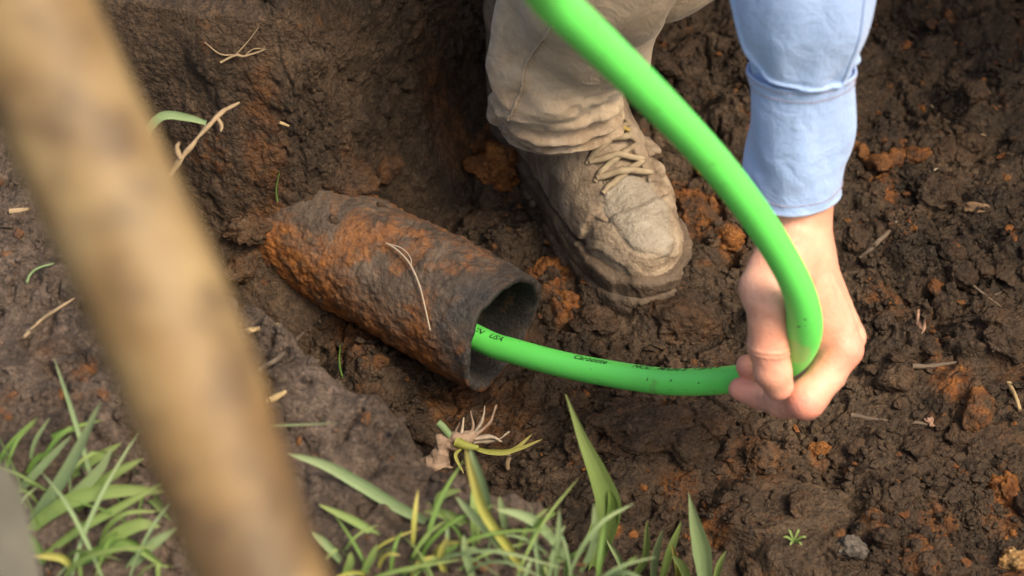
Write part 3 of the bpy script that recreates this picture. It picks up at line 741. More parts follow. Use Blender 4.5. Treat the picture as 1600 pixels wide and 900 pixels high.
up_ = smin(up_, BV.cone((.195, 0, .052), (.115, 0, .112), .046, .047), .020)
up_ = smin(up_, BV.cone((.040, 0, .03), (.046, 0, .19), .038, .048), .018)
up_ = smin(up_, BV.cone((.115, 0, .11), (.095, 0, .185), .047, .046), .015)
up_ = smin(up_, BV.cone((.05, 0, .035), (.19, 0, .04), .038, .046), .015)
up_ = smax(up_, f2 + .006, .012)
up_ = np.maximum(up_, .012 - z)
up0 = up_.copy()
# rand: rubber strip round the toe and sides
rand = smax(f2 - .002, np.abs(z - .028) - (.021 + .004 * wob), .006)
# eyestay flaps either side of the laces
inst = up0 - .0058
flap = np.maximum(inst, np.maximum(np.abs(np.abs(y) - .036) - .016, np.maximum(np.abs(x - .168) - .052, .055 - z)))
flap = flap + .0012 * wob
toeseam = np.maximum(up0 - .003, np.abs(np.hypot(x - .18, y * .8) - .062 - .004 * wob) - .004)
d_up = smin(up0, flap, .003); d_up = smin(d_up, toeseam, .004)
d_up = d_up + .0016 * fbm(x, y, z, 45, 3, s=15)
def topz(px_, py_):
    i = int(round((px_ - BV.lo[0]) / BV.vox)); j = int(round((py_ - BV.lo[1]) / BV.vox)); col_ = d_up[i, j]
    k = np.where(col_ < 0)[0]; return BV.lo[2] + BV.vox * (k.max() if len(k) else 20)
def boot_w(v): return heel + np.array([0, 0, heel_z]) + v[:, :1] * 1.075 * BL + v[:, 1:2] * BLs + v[:, 2:3] * BU
m = N('muddy_leather')
c = m.ramp(m.noise(34, 7, .62, .4), [(.28, (.10, .068, .044)), (.5, (.245, .182, .126)), (.75, (.37, .29, .21))])
c = m.mix(m.math('MULTIPLY', m.ramp(m.noise(120, 5, .6), [(.45, 0.), (.7, 1.)]), .3), c, (.17, .115, .075))
capc = m.ramp(m.noise(48, 6, .6), [(.3, (.17, .140, .105)), (.6, (.26, .222, .175)), (.85, (.34, .31, .26))])
c = m.mix(m.attr('cap'), c, capc)
c = m.mix(m.attr('low'), c, m.ramp(m.noise(50, 5), [(.3, (.048, .031, .021)), (.7, (.115, .079, .053))]))
nb = m.bump(m.noise(110, 6, .65), .6, .004); nb = m.bump(m.vor(260), .25, .003, nb); nb = m.bump(m.noise(480, 4, .6), .7, .0012, nb)
rg = m.mix(m.attr('cap'), m.ramp(m.noise(60, 4), [(.3, .62), (.7, .9)]), m.ramp(m.noise(90, 4), [(.35, .32), (.65, .62)]))
M_BOOT = m.done(c, rg, nb)
def bootmesh(name, dd, par, lumpy=.001, low=False):
    v, f = BV.mesh(dd); nr = vnormals(v, f)
    lx, ly, lz = v.T
    dl = lumpy * (fbm(lx, ly, lz, 38, 3, s=4) + .6 * fbm(lx, ly, lz, 110, 3, s=5)) + lumpy * .55 * np.abs(fbm(lx, ly, lz, 26, 2, s=9))
    cap = sstep(.0, .35, 1 - np.hypot((lx - .240) / .042, (ly + .002) / .034) + .28 * fbm(lx, ly, lz, 45, 3, s=6)) * sstep(.056, .064, lz) * (0 if low else 1)
    ridge = np.exp(-((cap - .35) / .22) ** 2) * (cap > .02) * .0028
    dl = dl * (1 - .75 * cap) + ridge * (.5 + .5 * fbm(lx, ly, lz, 60, 2, s=12)) - .001 * cap
    layer = .0016 * sstep(-.05, .08, np.sin((lz + .35 * lx) * 260 + 6 * fbm(lx, ly, lz, 20, 3, s=2))) * sstep(.155, .2, lx) * sstep(.075, .05, lz)
    v2 = v + nr * (dl + layer)[:, None]
    lo_ = np.ones(len(v)) if low else sstep(.05, .034, lz + .006 * fbm(lx, ly, lz, 40, 3, s=8)) * .85
    return mk(name, boot_w(v2), f, M_BOOT, par, attrs={'cap': cap, 'low': lo_})
boot = bootmesh('boot_upper', d_up, person, .0014); boot.name = 'boot'
bootmesh('sole', sole, boot, .0016, True); bootmesh('rand', rand, boot, .0016, True)
# laces
M_LACE = N('muddy_lace'); M_LACE = M_LACE.done(M_LACE.ramp(M_LACE.noise(70, 5), [(.3, (.17, .125, .08)), (.7, (.34, .27, .18))]), .85, M_LACE.bump(M_LACE.noise(900, 2), .5, .0006))
M_LACEY = N('yellow_lace'); M_LACEY = M_LACEY.done(M_LACEY.ramp(M_LACEY.noise(90, 5), [(.3, (.30, .20, .06)), (.65, (.52, .38, .11))]), .8)
def lace(p0, p1, lift=.0035, mat=None, r=.0029):
    pts = []
    for t in np.linspace(0, 1, 9):
        q = np.array(p0) * (1 - t) + np.array(p1) * t
        zz = topz(*q); pts.append((q[0], q[1], zz + lift * (.5 + math.sin(math.pi * t))))
    pts = np.array(pts); ch = pts[:, 2].copy()
    for _ in range(2): pts[1:-1, 2] = np.maximum(pts[1:-1, 2], (pts[:-2, 2] + pts[2:, 2]) / 2)
    v, f = tube(pts, [r * .8, r, r * 1.1, r, r * .8], 8, n=24, rough=.25, s=int(p0[0] * 999))
    mk('lace', boot_w(v), f, mat or M_LACE, boot)
for xa, k in ((.216, 0), (.204, 1), (.191, 2), (.178, 3), (.165, 4)):
    lace((xa, -.026), (xa - .013, .026)); lace((xa - .001, .026), (xa - .012, -.025), .0055)
lace((.184, .022), (.160, -.022), .009, M_LACEY, .0023); lace((.162, -.026), (.152, .022), .007, M_LACEY, .002)
# bow loops and clotted mud over the knot
for k, (bx, by, bz, r_, q) in enumerate(((.206, .034, -.008, .011, 2), (.186, .040, -.008, .012, 5), (.222, -.029, -.010, .009, 8))):
    v, f = clod_mesh(3, 80 + q, (1.2, .9, .55)); v = v * r_ + np.array([bx, by, topz(bx, by) + bz * .3])
    mk('mud_clot', boot_w(v), f, M_BOOT, boot, attrs={'cap': np.zeros(len(v)), 'low': .15 + np.zeros(len(v))})

# ---- trousers
m = N('khaki_cotton')
c = m.ramp(m.noise(17, 6, .6, .3), [(.28, (.24, .172, .115)), (.5, (.41, .31, .212)), (.75, (.49, .39, .285))])
c = m.mix(m.math('MULTIPLY', m.attr('mud'), m.ramp(m.noise(55, 6, .65), [(.38, 0.), (.58, 1.)])), c, (.215, .14, .085))
c = m.mix(m.ramp(m.noise(13, 4), [(.58, 0.), (.75, .35)]), c, (.36, .35, .33))
nb = m.bump(m.noise(1100, 1), .15, .0005); nb = m.bump(m.noise(48, 5, .62, 1.0), .6, .006, nb)
M_TROU = m.done(c, .9, nb, Sheen_Weight=.15)
def leg_ring(px, py, z, hw, asp): c0 = PZ(px, py, z); dd = (c0 - CAM) @ FWD; return c0, hw * K * dd, hw * K * dd * asp
TA1 = RGT; TA2 = np.array([0, -1., 0])
def tr_d(u, t):
    # t = pi/2 faces the camera
    q = fbm(np.cos(t) * .06, np.sin(t) * .06, u * .35, 9, 3, s=51); q2 = fbm(np.cos(t) * .06, np.sin(t) * .06, u * .35, 26, 3, s=52)
    hemw = sstep(.60, .85, u) * sstep(.995, .93, u)
    sag = .022 * np.cos(t - 1.7) + .014 * q
    f1 = np.sin((u + sag) * 2 * math.pi * 13 + 1.5 * q2) ; f1 = np.sign(f1) * np.abs(f1) ** .7
    diag = np.sin((u * 8 + t * .9 + 1.3 * q) * 2 + 3 * q2)
    hem = .0022 * sstep(.962, .968, u)
    drag = .0045 * np.sin(3 * t + 10 * u + 3 * q) * (1 - hemw)
    return .0075 * f1 * hemw * (.45 + .55 * np.cos(t - 1.2)) + .0060 * diag * sstep(.35, .6, u) * sstep(.97, .85, u) + drag + .004 * q + .0012 * q2 + hem
trv, tu, tt_, _ = loft([(np.array([.20, .27, .56]), .090, .090), (np.array([.15, .20, .46]), .088, .090), leg_ring(950, -65, 0.331, 146, .95), leg_ring(918, 5, 0.271, 132, .95), leg_ring(900, 60, 0.229, 121, .95), leg_ring(878, 110, 0.192, 113, .92), leg_ring(866, 150, 0.162, 106, .90), leg_ring(872, 180, 0.136, 97, .88), leg_ring(882, 194, 0.114, 86, .86)], 220, 330, tr_d, TA1, TA2)
# the hem sits lower at the back-left than over the instep
low = sstep(.75, 1, tu) * (.012 * np.cos(tt_ - 3.6))
trv[..., 2] -= low
tro = mk('trousers', *shell(trv, .0016), M_TROU, person, attrs={'mud': np.tile((sstep(.55, .95, tu) * .9 + .1).ravel(), 2)})
def seam_line(pts, r=.0011, name='seam'):
    out = []
    for px, py in catmull(pts, 26):
        dd = trv.reshape(-1, 3); dep = (dd - CAM) @ FWD; u_ = (dd - CAM) @ RGT / dep / K + 800; v_ = 450 - (dd - CAM) @ UPV / dep / K
        i = np.argmin(np.hypot(u_ - px, v_ - py) + (dep - 1.6) * 60); out.append(dd[i] + (CAM - dd[i]) / np.linalg.norm(CAM - dd[i]) * .0028)
    mk(name, *tube(out, r, 6, n=80, rough=.25), M_TROU, tro, attrs=None)
seam_line([(862, 42), (845, 66), (826, 92), (817, 118), (813, 145), (802, 168), (793, 188)])
# thigh: upper part of the trouser leg, folding over the back of the knee
TV = Vol((.0, .02, .17), (.62, .62, .70), .006)
td_ = TV.cone((.155, .185, .43), (.36, .46, .46), .085, .105)
td_ = smin(td_, TV.cone((.125, .175, .335), (.215, .235, .385), .070, .085), .03)
td_ = smin(td_, TV.cone((.36, .47, .47), (.42, .5, .60), .12, .12), .05)
tv_, tf_ = TV.mesh(td_); tnr = vnormals(tv_, tf_)
tv_ = tv_ + tnr * (.007 * fbm(tv_[:, 0], tv_[:, 1], tv_[:, 2], 14, 3, s=61))[:, None]
mk('trouser_thigh', tv_, tf_, M_TROU, tro, attrs={'mud': np.full(len(tv_), .2)})
print('person', round(time.time() - T0, 1))
# ------------------------------------------------------------------ clods and crumbs
rng = np.random.default_rng(11)
def project(p):
    d = p - CAM; dep = d @ FWD; return 800 + d @ RGT / dep / K, 450 - d @ UPV / dep / K, dep
M_CLAY = soil_mat('orange_clay', (.075, .028, .010), (.17, .066, .018), (.26, .12, .04))
def big_clod(px, py, rpx, squash, seed, label, rust=.15, sink=.35, mat=None, rot=0., wall=False, dz=0.):
    c0 = hitw(px, py) if wall else hit(px, py)
    d_ = (c0 - CAM) @ FWD; r_ = rpx * K * d_
    v, f = clod_mesh(5 if rpx > 30 else 4, seed, (1, 1, 1), 1.25)
    v = v * np.array(squash); c_, s_2 = math.cos(rot), math.sin(rot)
    v = np.stack([v[:, 0] * c_ - v[:, 1] * s_2, v[:, 0] * s_2 + v[:, 1] * c_, v[:, 2]], 1) * r_
    x, y, z = v.T
    nz = fbm(x + seed, y, z, 220, 3, s=seed) * .0016 + fbm(x, y + seed, z, 75, 3, s=seed + 1) * .0035
    v = v * (1 + nz / max(r_, .008))[:, None]
    ra = np.clip(rust + .9 * rust * fbm(x + seed, y, z, 30, 2, s=seed + 7), 0, 1)
    o = link('soil_clod', meshdata('soil_clod', v, f, mat or M_FLOOR, True, {'rust': ra}), None, c0 + np.array([0, 0, -sink * r_ * squash[2] + dz]))
    tag(o, label, 'soil clod'); return o
for k_, (px_, py_, r_, lab_) in enumerate(((540, 275, 44, 'earth slumped over the top of the rusty pipe where it enters the wall'), (395, 350, 40, 'dark clod packed beside the far end of the rusty pipe'), (600, 262, 30, 'crumbly clod fallen from the wall onto the pipe shoulder'), (380, 410, 30, 'small dark clod below the far end of the pipe'))):
    big_clod(px_, py_, r_, (1.1, .8, .75), 200 + 5 * k_, lab_, .25, .1, M_WALL, .4 * k_, True)
big_clod(722, 232, 82, (1.0, .75, .62), 3, 'large grey-brown clod streaked with orange clay wedged against the boot heel', .75, .15)
big_clod(775, 262, 40, (1.0, .8, .8), 9, 'orange clay lump touching the outer side of the boot', 1., .1, M_CLAY)
big_clod(1000, 672, 78, (1.15, .75, .42), 12, 'broad flat dark clod lying under the hose with a cracked edge', .12, .0)
big_clod(1065, 500, 62, (1.1, .8, .6), 15, 'rounded crumbly clod pushed up in front of the boot toe', .15, .15)
big_clod(1092, 335, 52, (.8, 1.2, .7), 18, 'ochre clay clod between the boot and the green hose', .8, .2, None, .6)
big_clod(1140, 372, 26, (1, .9, .9), 21, 'small rust-orange lump by the hose above the boot toe', 1., .1, M_CLAY)
big_clod(1100, 655, 50, (1, .8, .6), 24, 'grey-brown clod just below the hose beside the fingertips', .1, .1)
big_clod(1278, 706, 19, (1, .8, .9), 27, 'small bright orange clay lump on the soil below the hand', 1., -.1, M_CLAY)
big_clod(1570, 772, 36, (.7, 1, 1.1), 30, 'upright orange-brown clay chunk on the loose soil', .9, .1, M_CLAY)
big_clod(1195, 715, 34, (1, .8, .7), 33, 'lumpy brown clod next to the smooth trodden slab', .3, .1)
big_clod(1468, 300, 40, (1.1, .9, .6), 36, 'grey-brown clod above the dead leaf on loose soil', .05, .1)
big_clod(1575, 520, 55, (1, 1, .6), 39, 'pale smooth-sided clod near the crossed twigs', .05, .2)
big_clod(1545, 690, 60, (1.2, .9, .5), 42, 'wide brown clod beside the dry straw', .1, .2)
big_clod(1400, 590, 30, (1, .9, .8), 45, 'dark round clod beside a bright rust patch', .1, .1)
big_clod(880, 470, 26, (1, .9, .7), 48, 'orange-red clay crumb between pipe mouth and boot', 1., .1, M_CLAY)
big_clod(855, 425, 32, (.8, 1.1, .7), 51, 'rusty clay wedge between the pipe and the boot sole', 1., .2, M_CLAY)
big_clod(1590, 885, 34, (1, .9, .9), 54, 'sandy yellow clay lump half buried in soil', .6, .1, soil_mat('sandy_clay', (.22, .13, .05), (.36, .24, .11), (.46, .34, .2)))
big_clod(1450, 545, 26, (1, .9, .8), 57, 'knobbly dark clod below a pinkish bark chip', .05, .1)
big_clod(1120, 560, 30, (1.1, .9, .7), 60, 'small dark clod behind the hose near the thumb', .1, .1)
big_clod(930, 500, 34, (1.2, .9, .6), 63, 'flat dark clod behind the hose in front of the boot', .1, .1)
big_clod(1330, 858, 22, (1.2, .8, .7), 66, 'pale grey stony lump among the dark clods', 0, .0, soil_mat('grey_clay', (.06, .05, .042), (.10, .085, .073), (.15, .13, .115), rust=False))
variants = []
for k in range(12):
    v, f = clod_mesh(4, 100 + k * 7, (1.15, .95, .72), 1.35)
    variants.append(meshdata('loose_clod', v, f, M_CLAY if k == 11 else M_FLOOR, True, {'rust': np.full(len(v), .75 if k in (9, 10) else .08)}))
n = 0
boot_pts = boot_w(np.array([[t, 0, 0] for t in np.linspace(0, .27, 10)]))
while n < 280:
    x, y = rng.uniform(-.26, .60), rng.uniform(-.33, .60); z = F.at(x, y)
    px, py, dep = project(np.array([x, y, z]))
    if not (380 < px < 1640 and -20 < py < 930): continue
    if B.inside(x, y) and B.at(x, y) > z: continue
    if np.min(np.hypot(boot_pts[:, 0] - x, boot_pts[:, 1] - y)) < .075: continue
    dens = .5 + .5 * float(vnoise(np.array([x * 9.]), np.array([y * 9.]), np.array([0.]), 5)[0])
    if rng.random() > dens + .15: continue
    r_ = .0040 + .0115 * rng.random() ** 2.6
    k = int(rng.choice(12, p=[.098] * 9 + [.045, .045, .028]))
    o = link('loose_clod', variants[k], None, (x, y, z + r_ * .15))
    o.scale = (r_ * rng.uniform(.8, 1.3), r_ * rng.uniform(.8, 1.2), r_ * rng.uniform(.8, 1.15)); o.rotation_euler = (rng.uniform(-.5, .5), rng.uniform(-.5, .5), rng.uniform(0, 6.28))
    if k in (9, 10, 11): tag(o, 'rust-stained orange clay crumb loose on the trench soil', 'soil clod', 'orange clay crumbs on the trench floor')
    else: tag(o, 'small loose dark brown clod scattered on the trench soil', 'soil clod', 'small loose clods on the trench floor')
    n += 1
def crumb_stuff(name, count, field, xr, yr, rmin, rmax, mat, label, seed, keep, sub=1):
    g = np.random.default_rng(seed); bm = bmesh.new(); bmesh.ops.create_icosphere(bm, subdivisions=sub, radius=1)
    v0 = np.array([q.co[:] for q in bm.verts]); f0 = np.array([[q.index for q in p.verts] for p in bm.faces]); bm.free()
    xs, ys = g.uniform(*xr, count * 4), g.uniform(*yr, count * 4)
    ii = np.clip(((xs - field.x[0]) / field.dx).round().astype(int), 0, len(field.x) - 1); jj = np.clip(((ys - field.y[0]) / field.dx).round().astype(int), 0, len(field.y) - 1)
    zs = field.Zf[ii, jj]
    d_ = np.stack([xs, ys, zs], 1) - CAM; dep = d_ @ FWD; pu = 800 + d_ @ RGT / dep / K; pv_ = 450 - d_ @ UPV / dep / K
    dn = .5 + .6 * vnoise(xs * 13, ys * 13, 0 * xs, seed)
    ok = (pu > -30) & (pu < 1630) & (pv_ > -30) & (pv_ < 930) & keep(xs, ys, zs) & (g.random(len(xs)) < dn)
    xs, ys, zs = xs[ok][:count], ys[ok][:count], zs[ok][:count]; m_ = len(xs)
    r_ = rmin + (rmax - rmin) * g.random(m_) ** 3
    jit = 1 + .5 * (g.random((m_, len(v0), 1)) - .5) * 2
    sq = np.stack([g.uniform(.7, 1.4, m_), g.uniform(.7, 1.4, m_), g.uniform(.6, 1., m_)], 1)[:, None]
    an = g.uniform(0, 6.28, m_)[:, None]
    v = v0[None] * jit * sq; vx = v[..., 0] * np.cos(an) - v[..., 1] * np.sin(an); vy = v[..., 0] * np.sin(an) + v[..., 1] * np.cos(an)
    v = np.stack([vx, vy, v[..., 2]], -1) * r_[:, None, None] + np.stack([xs, ys, zs + r_ * .25], 1)[:, None]
    f = (f0[None] + (np.arange(m_) * len(v0))[:, None, None]).reshape(-1, 3)
    ra = np.repeat((g.random(m_) < .07) * .9, len(v0))
    o = mk(name, v.reshape(-1, 3), f, mat, None, False, {'rust': ra}); o['kind'] = 'stuff'; tag(o, label, 'soil')
notb = lambda x, y, z: np.array([not (B.inside(a, b) and B.at(a, b) > c) for a, b, c in zip(x, y, z)])
nearboot = lambda x, y, z: notb(x, y, z) & (np.min(np.hypot(boot_pts[:, 0][None] - x[:, None], boot_pts[:, 1][None] - y[:, None]), axis=1) > .055)
crumb_stuff('soil_crumbs', 9000, F, (-.3, .62), (-.35, .62), .0011, .0048, M_FLOOR, 'fine dark crumbs of soil strewn over the trench floor', 3, nearboot)
crumb_stuff('bank_crumbs', 2600, B, (-.55, .2), (-.5, .15), .0010, .0050, M_BANK, 'fine pale crumbs of mud strewn over the bank', 4, lambda x, y, z: z > .12)

# ------------------------------------------------------------------ grass
def grass_mat(name, a, b, tip):
    m = N(name)
    c = m.mix(m.noise(60, 4), a, b); c = m.mix(m.math('MULTIPLY', m.attr('tipness'), .8), c, tip)
    nb = m.bump(m.attr('rib'), .5, .0006)
    m.done(c, .68, nb)
    tr = m.new('ShaderNodeBsdfTranslucent'); m.t.links.new(c, tr.inputs[0]); mx = m.new('ShaderNodeMixShader'); mx.inputs[0].default_value = .28
    out = m.t.nodes['Material Output']; m.t.links.new(m.b.outputs[0], mx.inputs[1]); m.t.links.new(tr.outputs[0], mx.inputs[2]); m.t.links.new(mx.outputs[0], out.inputs[0])
    return m.m
GM = [grass_mat('fresh_grass', (.12, .20, .050), (.185, .28, .085), (.25, .29, .11)), grass_mat('bluish_grass', (.14, .22, .095), (.22, .31, .155), (.26, .31, .16)),
      grass_mat('yellow_grass', (.23, .26, .05), (.34, .33, .08), (.40, .33, .12)), grass_mat('dark_grass', (.075, .16, .028), (.12, .23, .05), (.16, .23, .06))]
M_STRAW = grass_mat('dry_straw', (.36, .25, .12), (.50, .38, .22), (.46, .35, .2))
def blade_mesh(p, w, nrm, fold=.35, n=14, peak=None):
    c0 = catmull(p, n); t, _, _ = frames(c0)
    u = np.linspace(0, 1, n); wd = np.sin(np.clip(u * .93 + .07, 0, 1) * math.pi) ** .6; wd = np.where(u < .4, np.maximum(wd, .55), wd) * w / 2
    if peak: wd = np.interp(u, [0, peak * .5, peak, peak + .25, 1], [.35, .8, 1, .62, .02]) * w / 2
    wd[-1] = w * .02
    s1 = np.cross(t, nrm); s1 /= np.linalg.norm(s1, axis=1, keepdims=True); s2 = np.cross(s1, t)
    cols = np.array([-1, -.5, 0, .5, 1.])
    v = c0[:, None] + cols[None, :, None] * wd[:, None, None] * s1[:, None] + (np.abs(cols)[None, :, None] * wd[:, None, None] * fold) * s2[:, None]
    return v.reshape(-1, 3), gridfaces(n, 5), {'tipness': np.repeat(u ** 3, 5), 'rib': np.tile([0, .6, 0, .6, 0], n)}
def tuft(label, base_px, blades, filler, seed, area=None, heights=(40, 110)):
    e_ = empty('grass_tuft', hit(*base_px)); tag(e_, label, 'grass tuft', 'grass tufts on the bank')
    g = np.random.default_rng(seed)
    for pts, wpx, mi, lift in blades:
        b0 = hit(*pts[0]); d0 = (b0 - CAM) @ FWD
        q = [b0 + np.array([0, 0, -.004])]
        for (px, py) in pts[1:]:
            d_ = d0 - lift * (pts[0][1] - py) * K * d0; w_ = P(px, py, d_)
            gz = B.at(w_[0], w_[1]) if B.inside(w_[0], w_[1]) else 0
            if w_[2] < gz + .003:
                h_ = hit(px, py); w_ = h_ + (CAM - h_) * .004
            q.append(w_)
        nr = np.array([g.uniform(-.5, .5), -.75, .7])
        v, f, at = blade_mesh(q, wpx * K * d0, nr, g.uniform(.25, .7), 8 + 3 * len(pts), .42 if wpx > 26 else None); mk('blade', v, f, GM[mi], e_, attrs=at)
    for _ in range(filler):
        px, py = g.uniform(area[0], area[2]), g.uniform(area[1], area[3]); b0 = hit(px, py)
        if b0[2] < .1: continue
        d0 = (b0 - CAM) @ FWD
        H_ = g.uniform(*heights) * K * d0; lean = g.normal(0, .8, 2) + np.array([.3, .25])
        q = [b0 + np.array([0, 0, -.004]), b0 + np.array([lean[0] * H_ * .3, lean[1] * H_ * .3, H_ * .5]), b0 + np.array([lean[0] * H_ * .75, lean[1] * H_ * .75, H_ * .85]), b0 + np.array([lean[0] * H_ * 1.4, lean[1] * H_ * 1.4, H_ * g.uniform(.6, 1.1)])]
        v, f, at = blade_mesh(q, g.uniform(3, 9) * K * d0, np.array([g.uniform(-.7, .7), -.7, .5]), g.uniform(.2, .6), 10)
        mk('blade', v, f, GM[int(g.choice(4, p=[.42, .32, .06, .2]))], e_, attrs=at)
    return e_
tuft('dense tuft of flattened green grass between the wooden pole and the grey stake', (60, 850), [
 ([(48, 876), (125, 826), (190, 790), (258, 752)], 14, 0, .15), ([(30, 836), (80, 800), (130, 775), (195, 766), (262, 768)], 24, 0, .3), ([(40, 815), (85, 770), (118, 715), (158, 628)], 22, 1, .7),
 ([(15, 775), (60, 735), (112, 680)], 13, 1, .6), ([(85, 888), (150, 866), (205, 850), (262, 888)], 20, 3, .3), ([(100, 745), (140, 722), (190, 692)], 15, 0, .3), ([(110, 800), (165, 750), (224, 716)], 16, 0, .3),
 ([(190, 893), (230, 855), (276, 824)], 18, 1, .3), ([(190, 770), (235, 775), (268, 815)], 18, 0, .4), ([(20, 760), (12, 735), (8, 712)], 6, 0, .6), ([(45, 720), (55, 690), (78, 652)], 7, 1, .5), ([(150, 880), (170, 845), (215, 820), (250, 822)], 22, 0, .3),
 ([(70, 880), (55, 850), (30, 820)], 14, 3, .4), ([(120, 895), (100, 872), (50, 868)], 14, 2, .4), ([(60, 790), (95, 790), (150, 740), (175, 700)], 18, 1, .5), ([(35, 745), (60, 715), (95, 708)], 10, 3, .4), ([(60, 690), (95, 676), (130, 668)], 8, 3, .1)], 34, 5, (-10, 735, 280, 930), (40, 120))
tuft('grass tuft with one tall broad blade standing against the dark trench', (930, 890), [
 ([(925, 895), (942, 840), (950, 790), (934, 740), (910, 685), (884, 616)], 40, 0, 1.0), ([(930, 885), (950, 835), (958, 795), (953, 765)], 20, 3, 1.1), ([(905, 890), (925, 850), (928, 785)], 15, 1, .9), ([(912, 850), (935, 805), (962, 765)], 10, 0, .7),
 ([(868, 905), (872, 850), (874, 795)], 10, 1, .8), ([(985, 915), (970, 875), (948, 842)], 12, 1, .7), ([(985, 905), (1010, 870), (1012, 812)], 13, 0, .9), ([(1030, 912), (1045, 860), (1064, 815)], 15, 0, .9), ([(1020, 915), (1025, 870), (1036, 828)], 13, 1, .9)], 28, 6, (840, 868, 1060, 940), (40, 115))
tuft('pair of upright pale blades on the bank edge beside the smooth slab', (1095, 920), [
 ([(1104, 935), (1096, 870), (1084, 815), (1076, 770)], 30, 1, 1.0), ([(1085, 935), (1068, 890), (1050, 868)], 14, 0, .8), ([(1115, 935), (1122, 890), (1135, 860)], 10, 0, .8), ([(1060, 930), (1062, 890), (1050, 850)], 12, 2, .8)], 10, 7, (1040, 905, 1130, 945), (35, 85))
tuft('sprawling grass tuft with pale stems below the withered root clump', (800, 880), [
 ([(835, 912), (795, 855), (758, 800), (740, 745), (728, 700)], 16, 2, .6), ([(765, 800), (752, 760), (735, 700)], 22, 1, .7), ([(895, 880), (850, 828), (815, 805), (775, 795)], 16, 1, .6), ([(820, 900), (780, 850), (735, 800), (712, 775)], 14, 1, .4), ([(760, 832), (705, 806), (662, 798)], 16, 0, .2),
 ([(695, 820), (630, 796), (565, 757), (510, 727), (450, 708)], 20, 1, -.1), ([(680, 800), (690, 775), (720, 765)], 14, 0, .4), ([(740, 905), (728, 868), (724, 835)], 14, 1, .7), ([(700, 900), (690, 870), (700, 838)], 13, 2, .7), ([(790, 830), (785, 800), (780, 775)], 12, 1, .7), ([(825, 860), (840, 820), (870, 800)], 10, 3, .6), ([(870, 820), (830, 835), (785, 838)], 14, 1, .3)], 30, 8, (640, 855, 860, 940), (40, 105))
tuft('thin sparse grass blades on bare mud close by the wooden pole', (560, 880), [
 ([(600, 838), (555, 815), (498, 788)], 13, 0, .0), ([(540, 880), (510, 850), (488, 830)], 13, 1, .2), ([(560, 900), (580, 870), (590, 850)], 12, 0, .6), ([(530, 912), (545, 880), (548, 862)], 14, 0, .6), ([(640, 905), (655, 880), (680, 868)], 9, 2, .4)], 16, 9, (510, 860, 650, 940), (25, 60))

# ------------------------------------------------------------------ roots, twigs, straw, leaves, flakes
def wood_mat(name, a, b):
    m = N(name); return m.done(m.mix(m.noise(80, 5), a, b), .85, m.bump(m.noise(300, 4), .5, .001))
M_TWIG = wood_mat('dark_twig', (.06, .042, .03), (.13, .095, .07)); M_TAN = wood_mat('tan_root', (.17, .115, .066), (.32, .235, .145)); M_PALE = wood_mat('pale_root', (.22, .17, .125), (.40, .33, .26)); M_ROOTB = wood_mat('muddy_root', (.16, .105, .075), (.32, .225, .165))
def on(px, py, up=.002, wall=False):
    q = hitw(px, py) if wall else hit(px, py); return q + (CAM - q) / np.linalg.norm(CAM - q) * up
def stick(name, pts, r, mat, label, cat, wall=False, up=None, sides=()):
    pw = [on(px, py, (up if up is not None else 0) + r * .8, wall) for px, py in pts]
    if sides:
        e_ = empty(name, pw[0]); mk('stem', *tube(pw, [r, r, r * .6], 7, rough=.35, s=len(pts)), mat, e_)
        for sp in sides:
            mk('side_shoot', *tube([on(px, py, r * 2, wall) for px, py in sp], [r * .7, r * .4], 6, rough=.3), mat, e_)
    else:
        e_ = mk(name, *tube(pw, [r, r, r * .6], 7, rough=.35, s=len(pts)), mat)
    tag(e_, label, cat); return e_
stick('forked_twig', [(348, 100), (365, 92), (385, 84), (413, 76)], .0010, M_TAN, 'forked dry rootlet stuck in the cut trench wall', 'root', True, .004, ([(370, 88), (388, 66), (407, 44)], [(365, 90), (345, 78), (322, 66)], [(385, 84), (398, 78), (414, 70)]))
stick('straw_bit', [(438, 192), (453, 203)], .0015, M_STRAW, 'short bit of straw on the trench wall above the pipe', 'straw', True, .004)
stick('rootlet', [(1455, 165), (1478, 188), (1515, 202), (1548, 215)], .0011, M_TAN, 'long thin rootlet curving over the shaded soil slope', 'root')
stick('pale_rootlet', [(1433, 266), (1448, 271), (1466, 264), (1482, 274)], .0010, M_PALE, 'short pale wavy rootlet near the rusty crescent', 'root')
stick('dark_twig', [(1345, 404), (1368, 382), (1388, 362), (1404, 342)], .0024, M_TWIG, 'dark straight twig lying on loose soil beside the wrist', 'twig')
stick('grey_twig', [(1512, 440), (1535, 458), (1558, 475), (1568, 484)], .0011, M_TWIG, 'grey twig lying above the pinkish clod', 'twig', sides=([(1540, 462), (1556, 460), (1566, 456)],))
stick('long_root', [(1330, 648), (1380, 658), (1430, 660), (1490, 672)], .0020, M_TWIG, 'long brown root lying across the soil below the hand', 'root')
stick('buried_root', [(1425, 572), (1455, 572), (1495, 566)], .0022, M_TWIG, 'dark half-buried root above the bright rust patch', 'root')
stick('dry_straw', [(1576, 598), (1586, 618), (1594, 642)], .0021, M_STRAW, 'thick dry yellow straw on the soil slope', 'straw')
stick('bent_twig', [(404, 578), (440, 555), (472, 522), (500, 502)], .0018, M_TWIG, 'grey bent twig leaning on the bank edge below the pipe', 'twig', up=.012)
stick('flat_straw', [(380, 518), (402, 514), (436, 506)], .0020, M_STRAW, 'flat straw lying on the bank edge beside the bent twig', 'straw', up=.003)
stick('straw_chip', [(420, 626), (432, 620), (446, 612)], .0022, M_STRAW, 'short pale straw chip on the bank mud', 'straw', up=.003)
stick('broken_stem', [(36, 528), (62, 502), (88, 484), (116, 466)], .0014, M_TAN, 'broken tan plant stem lying on mud beside the wooden pole', 'stem', up=.003)
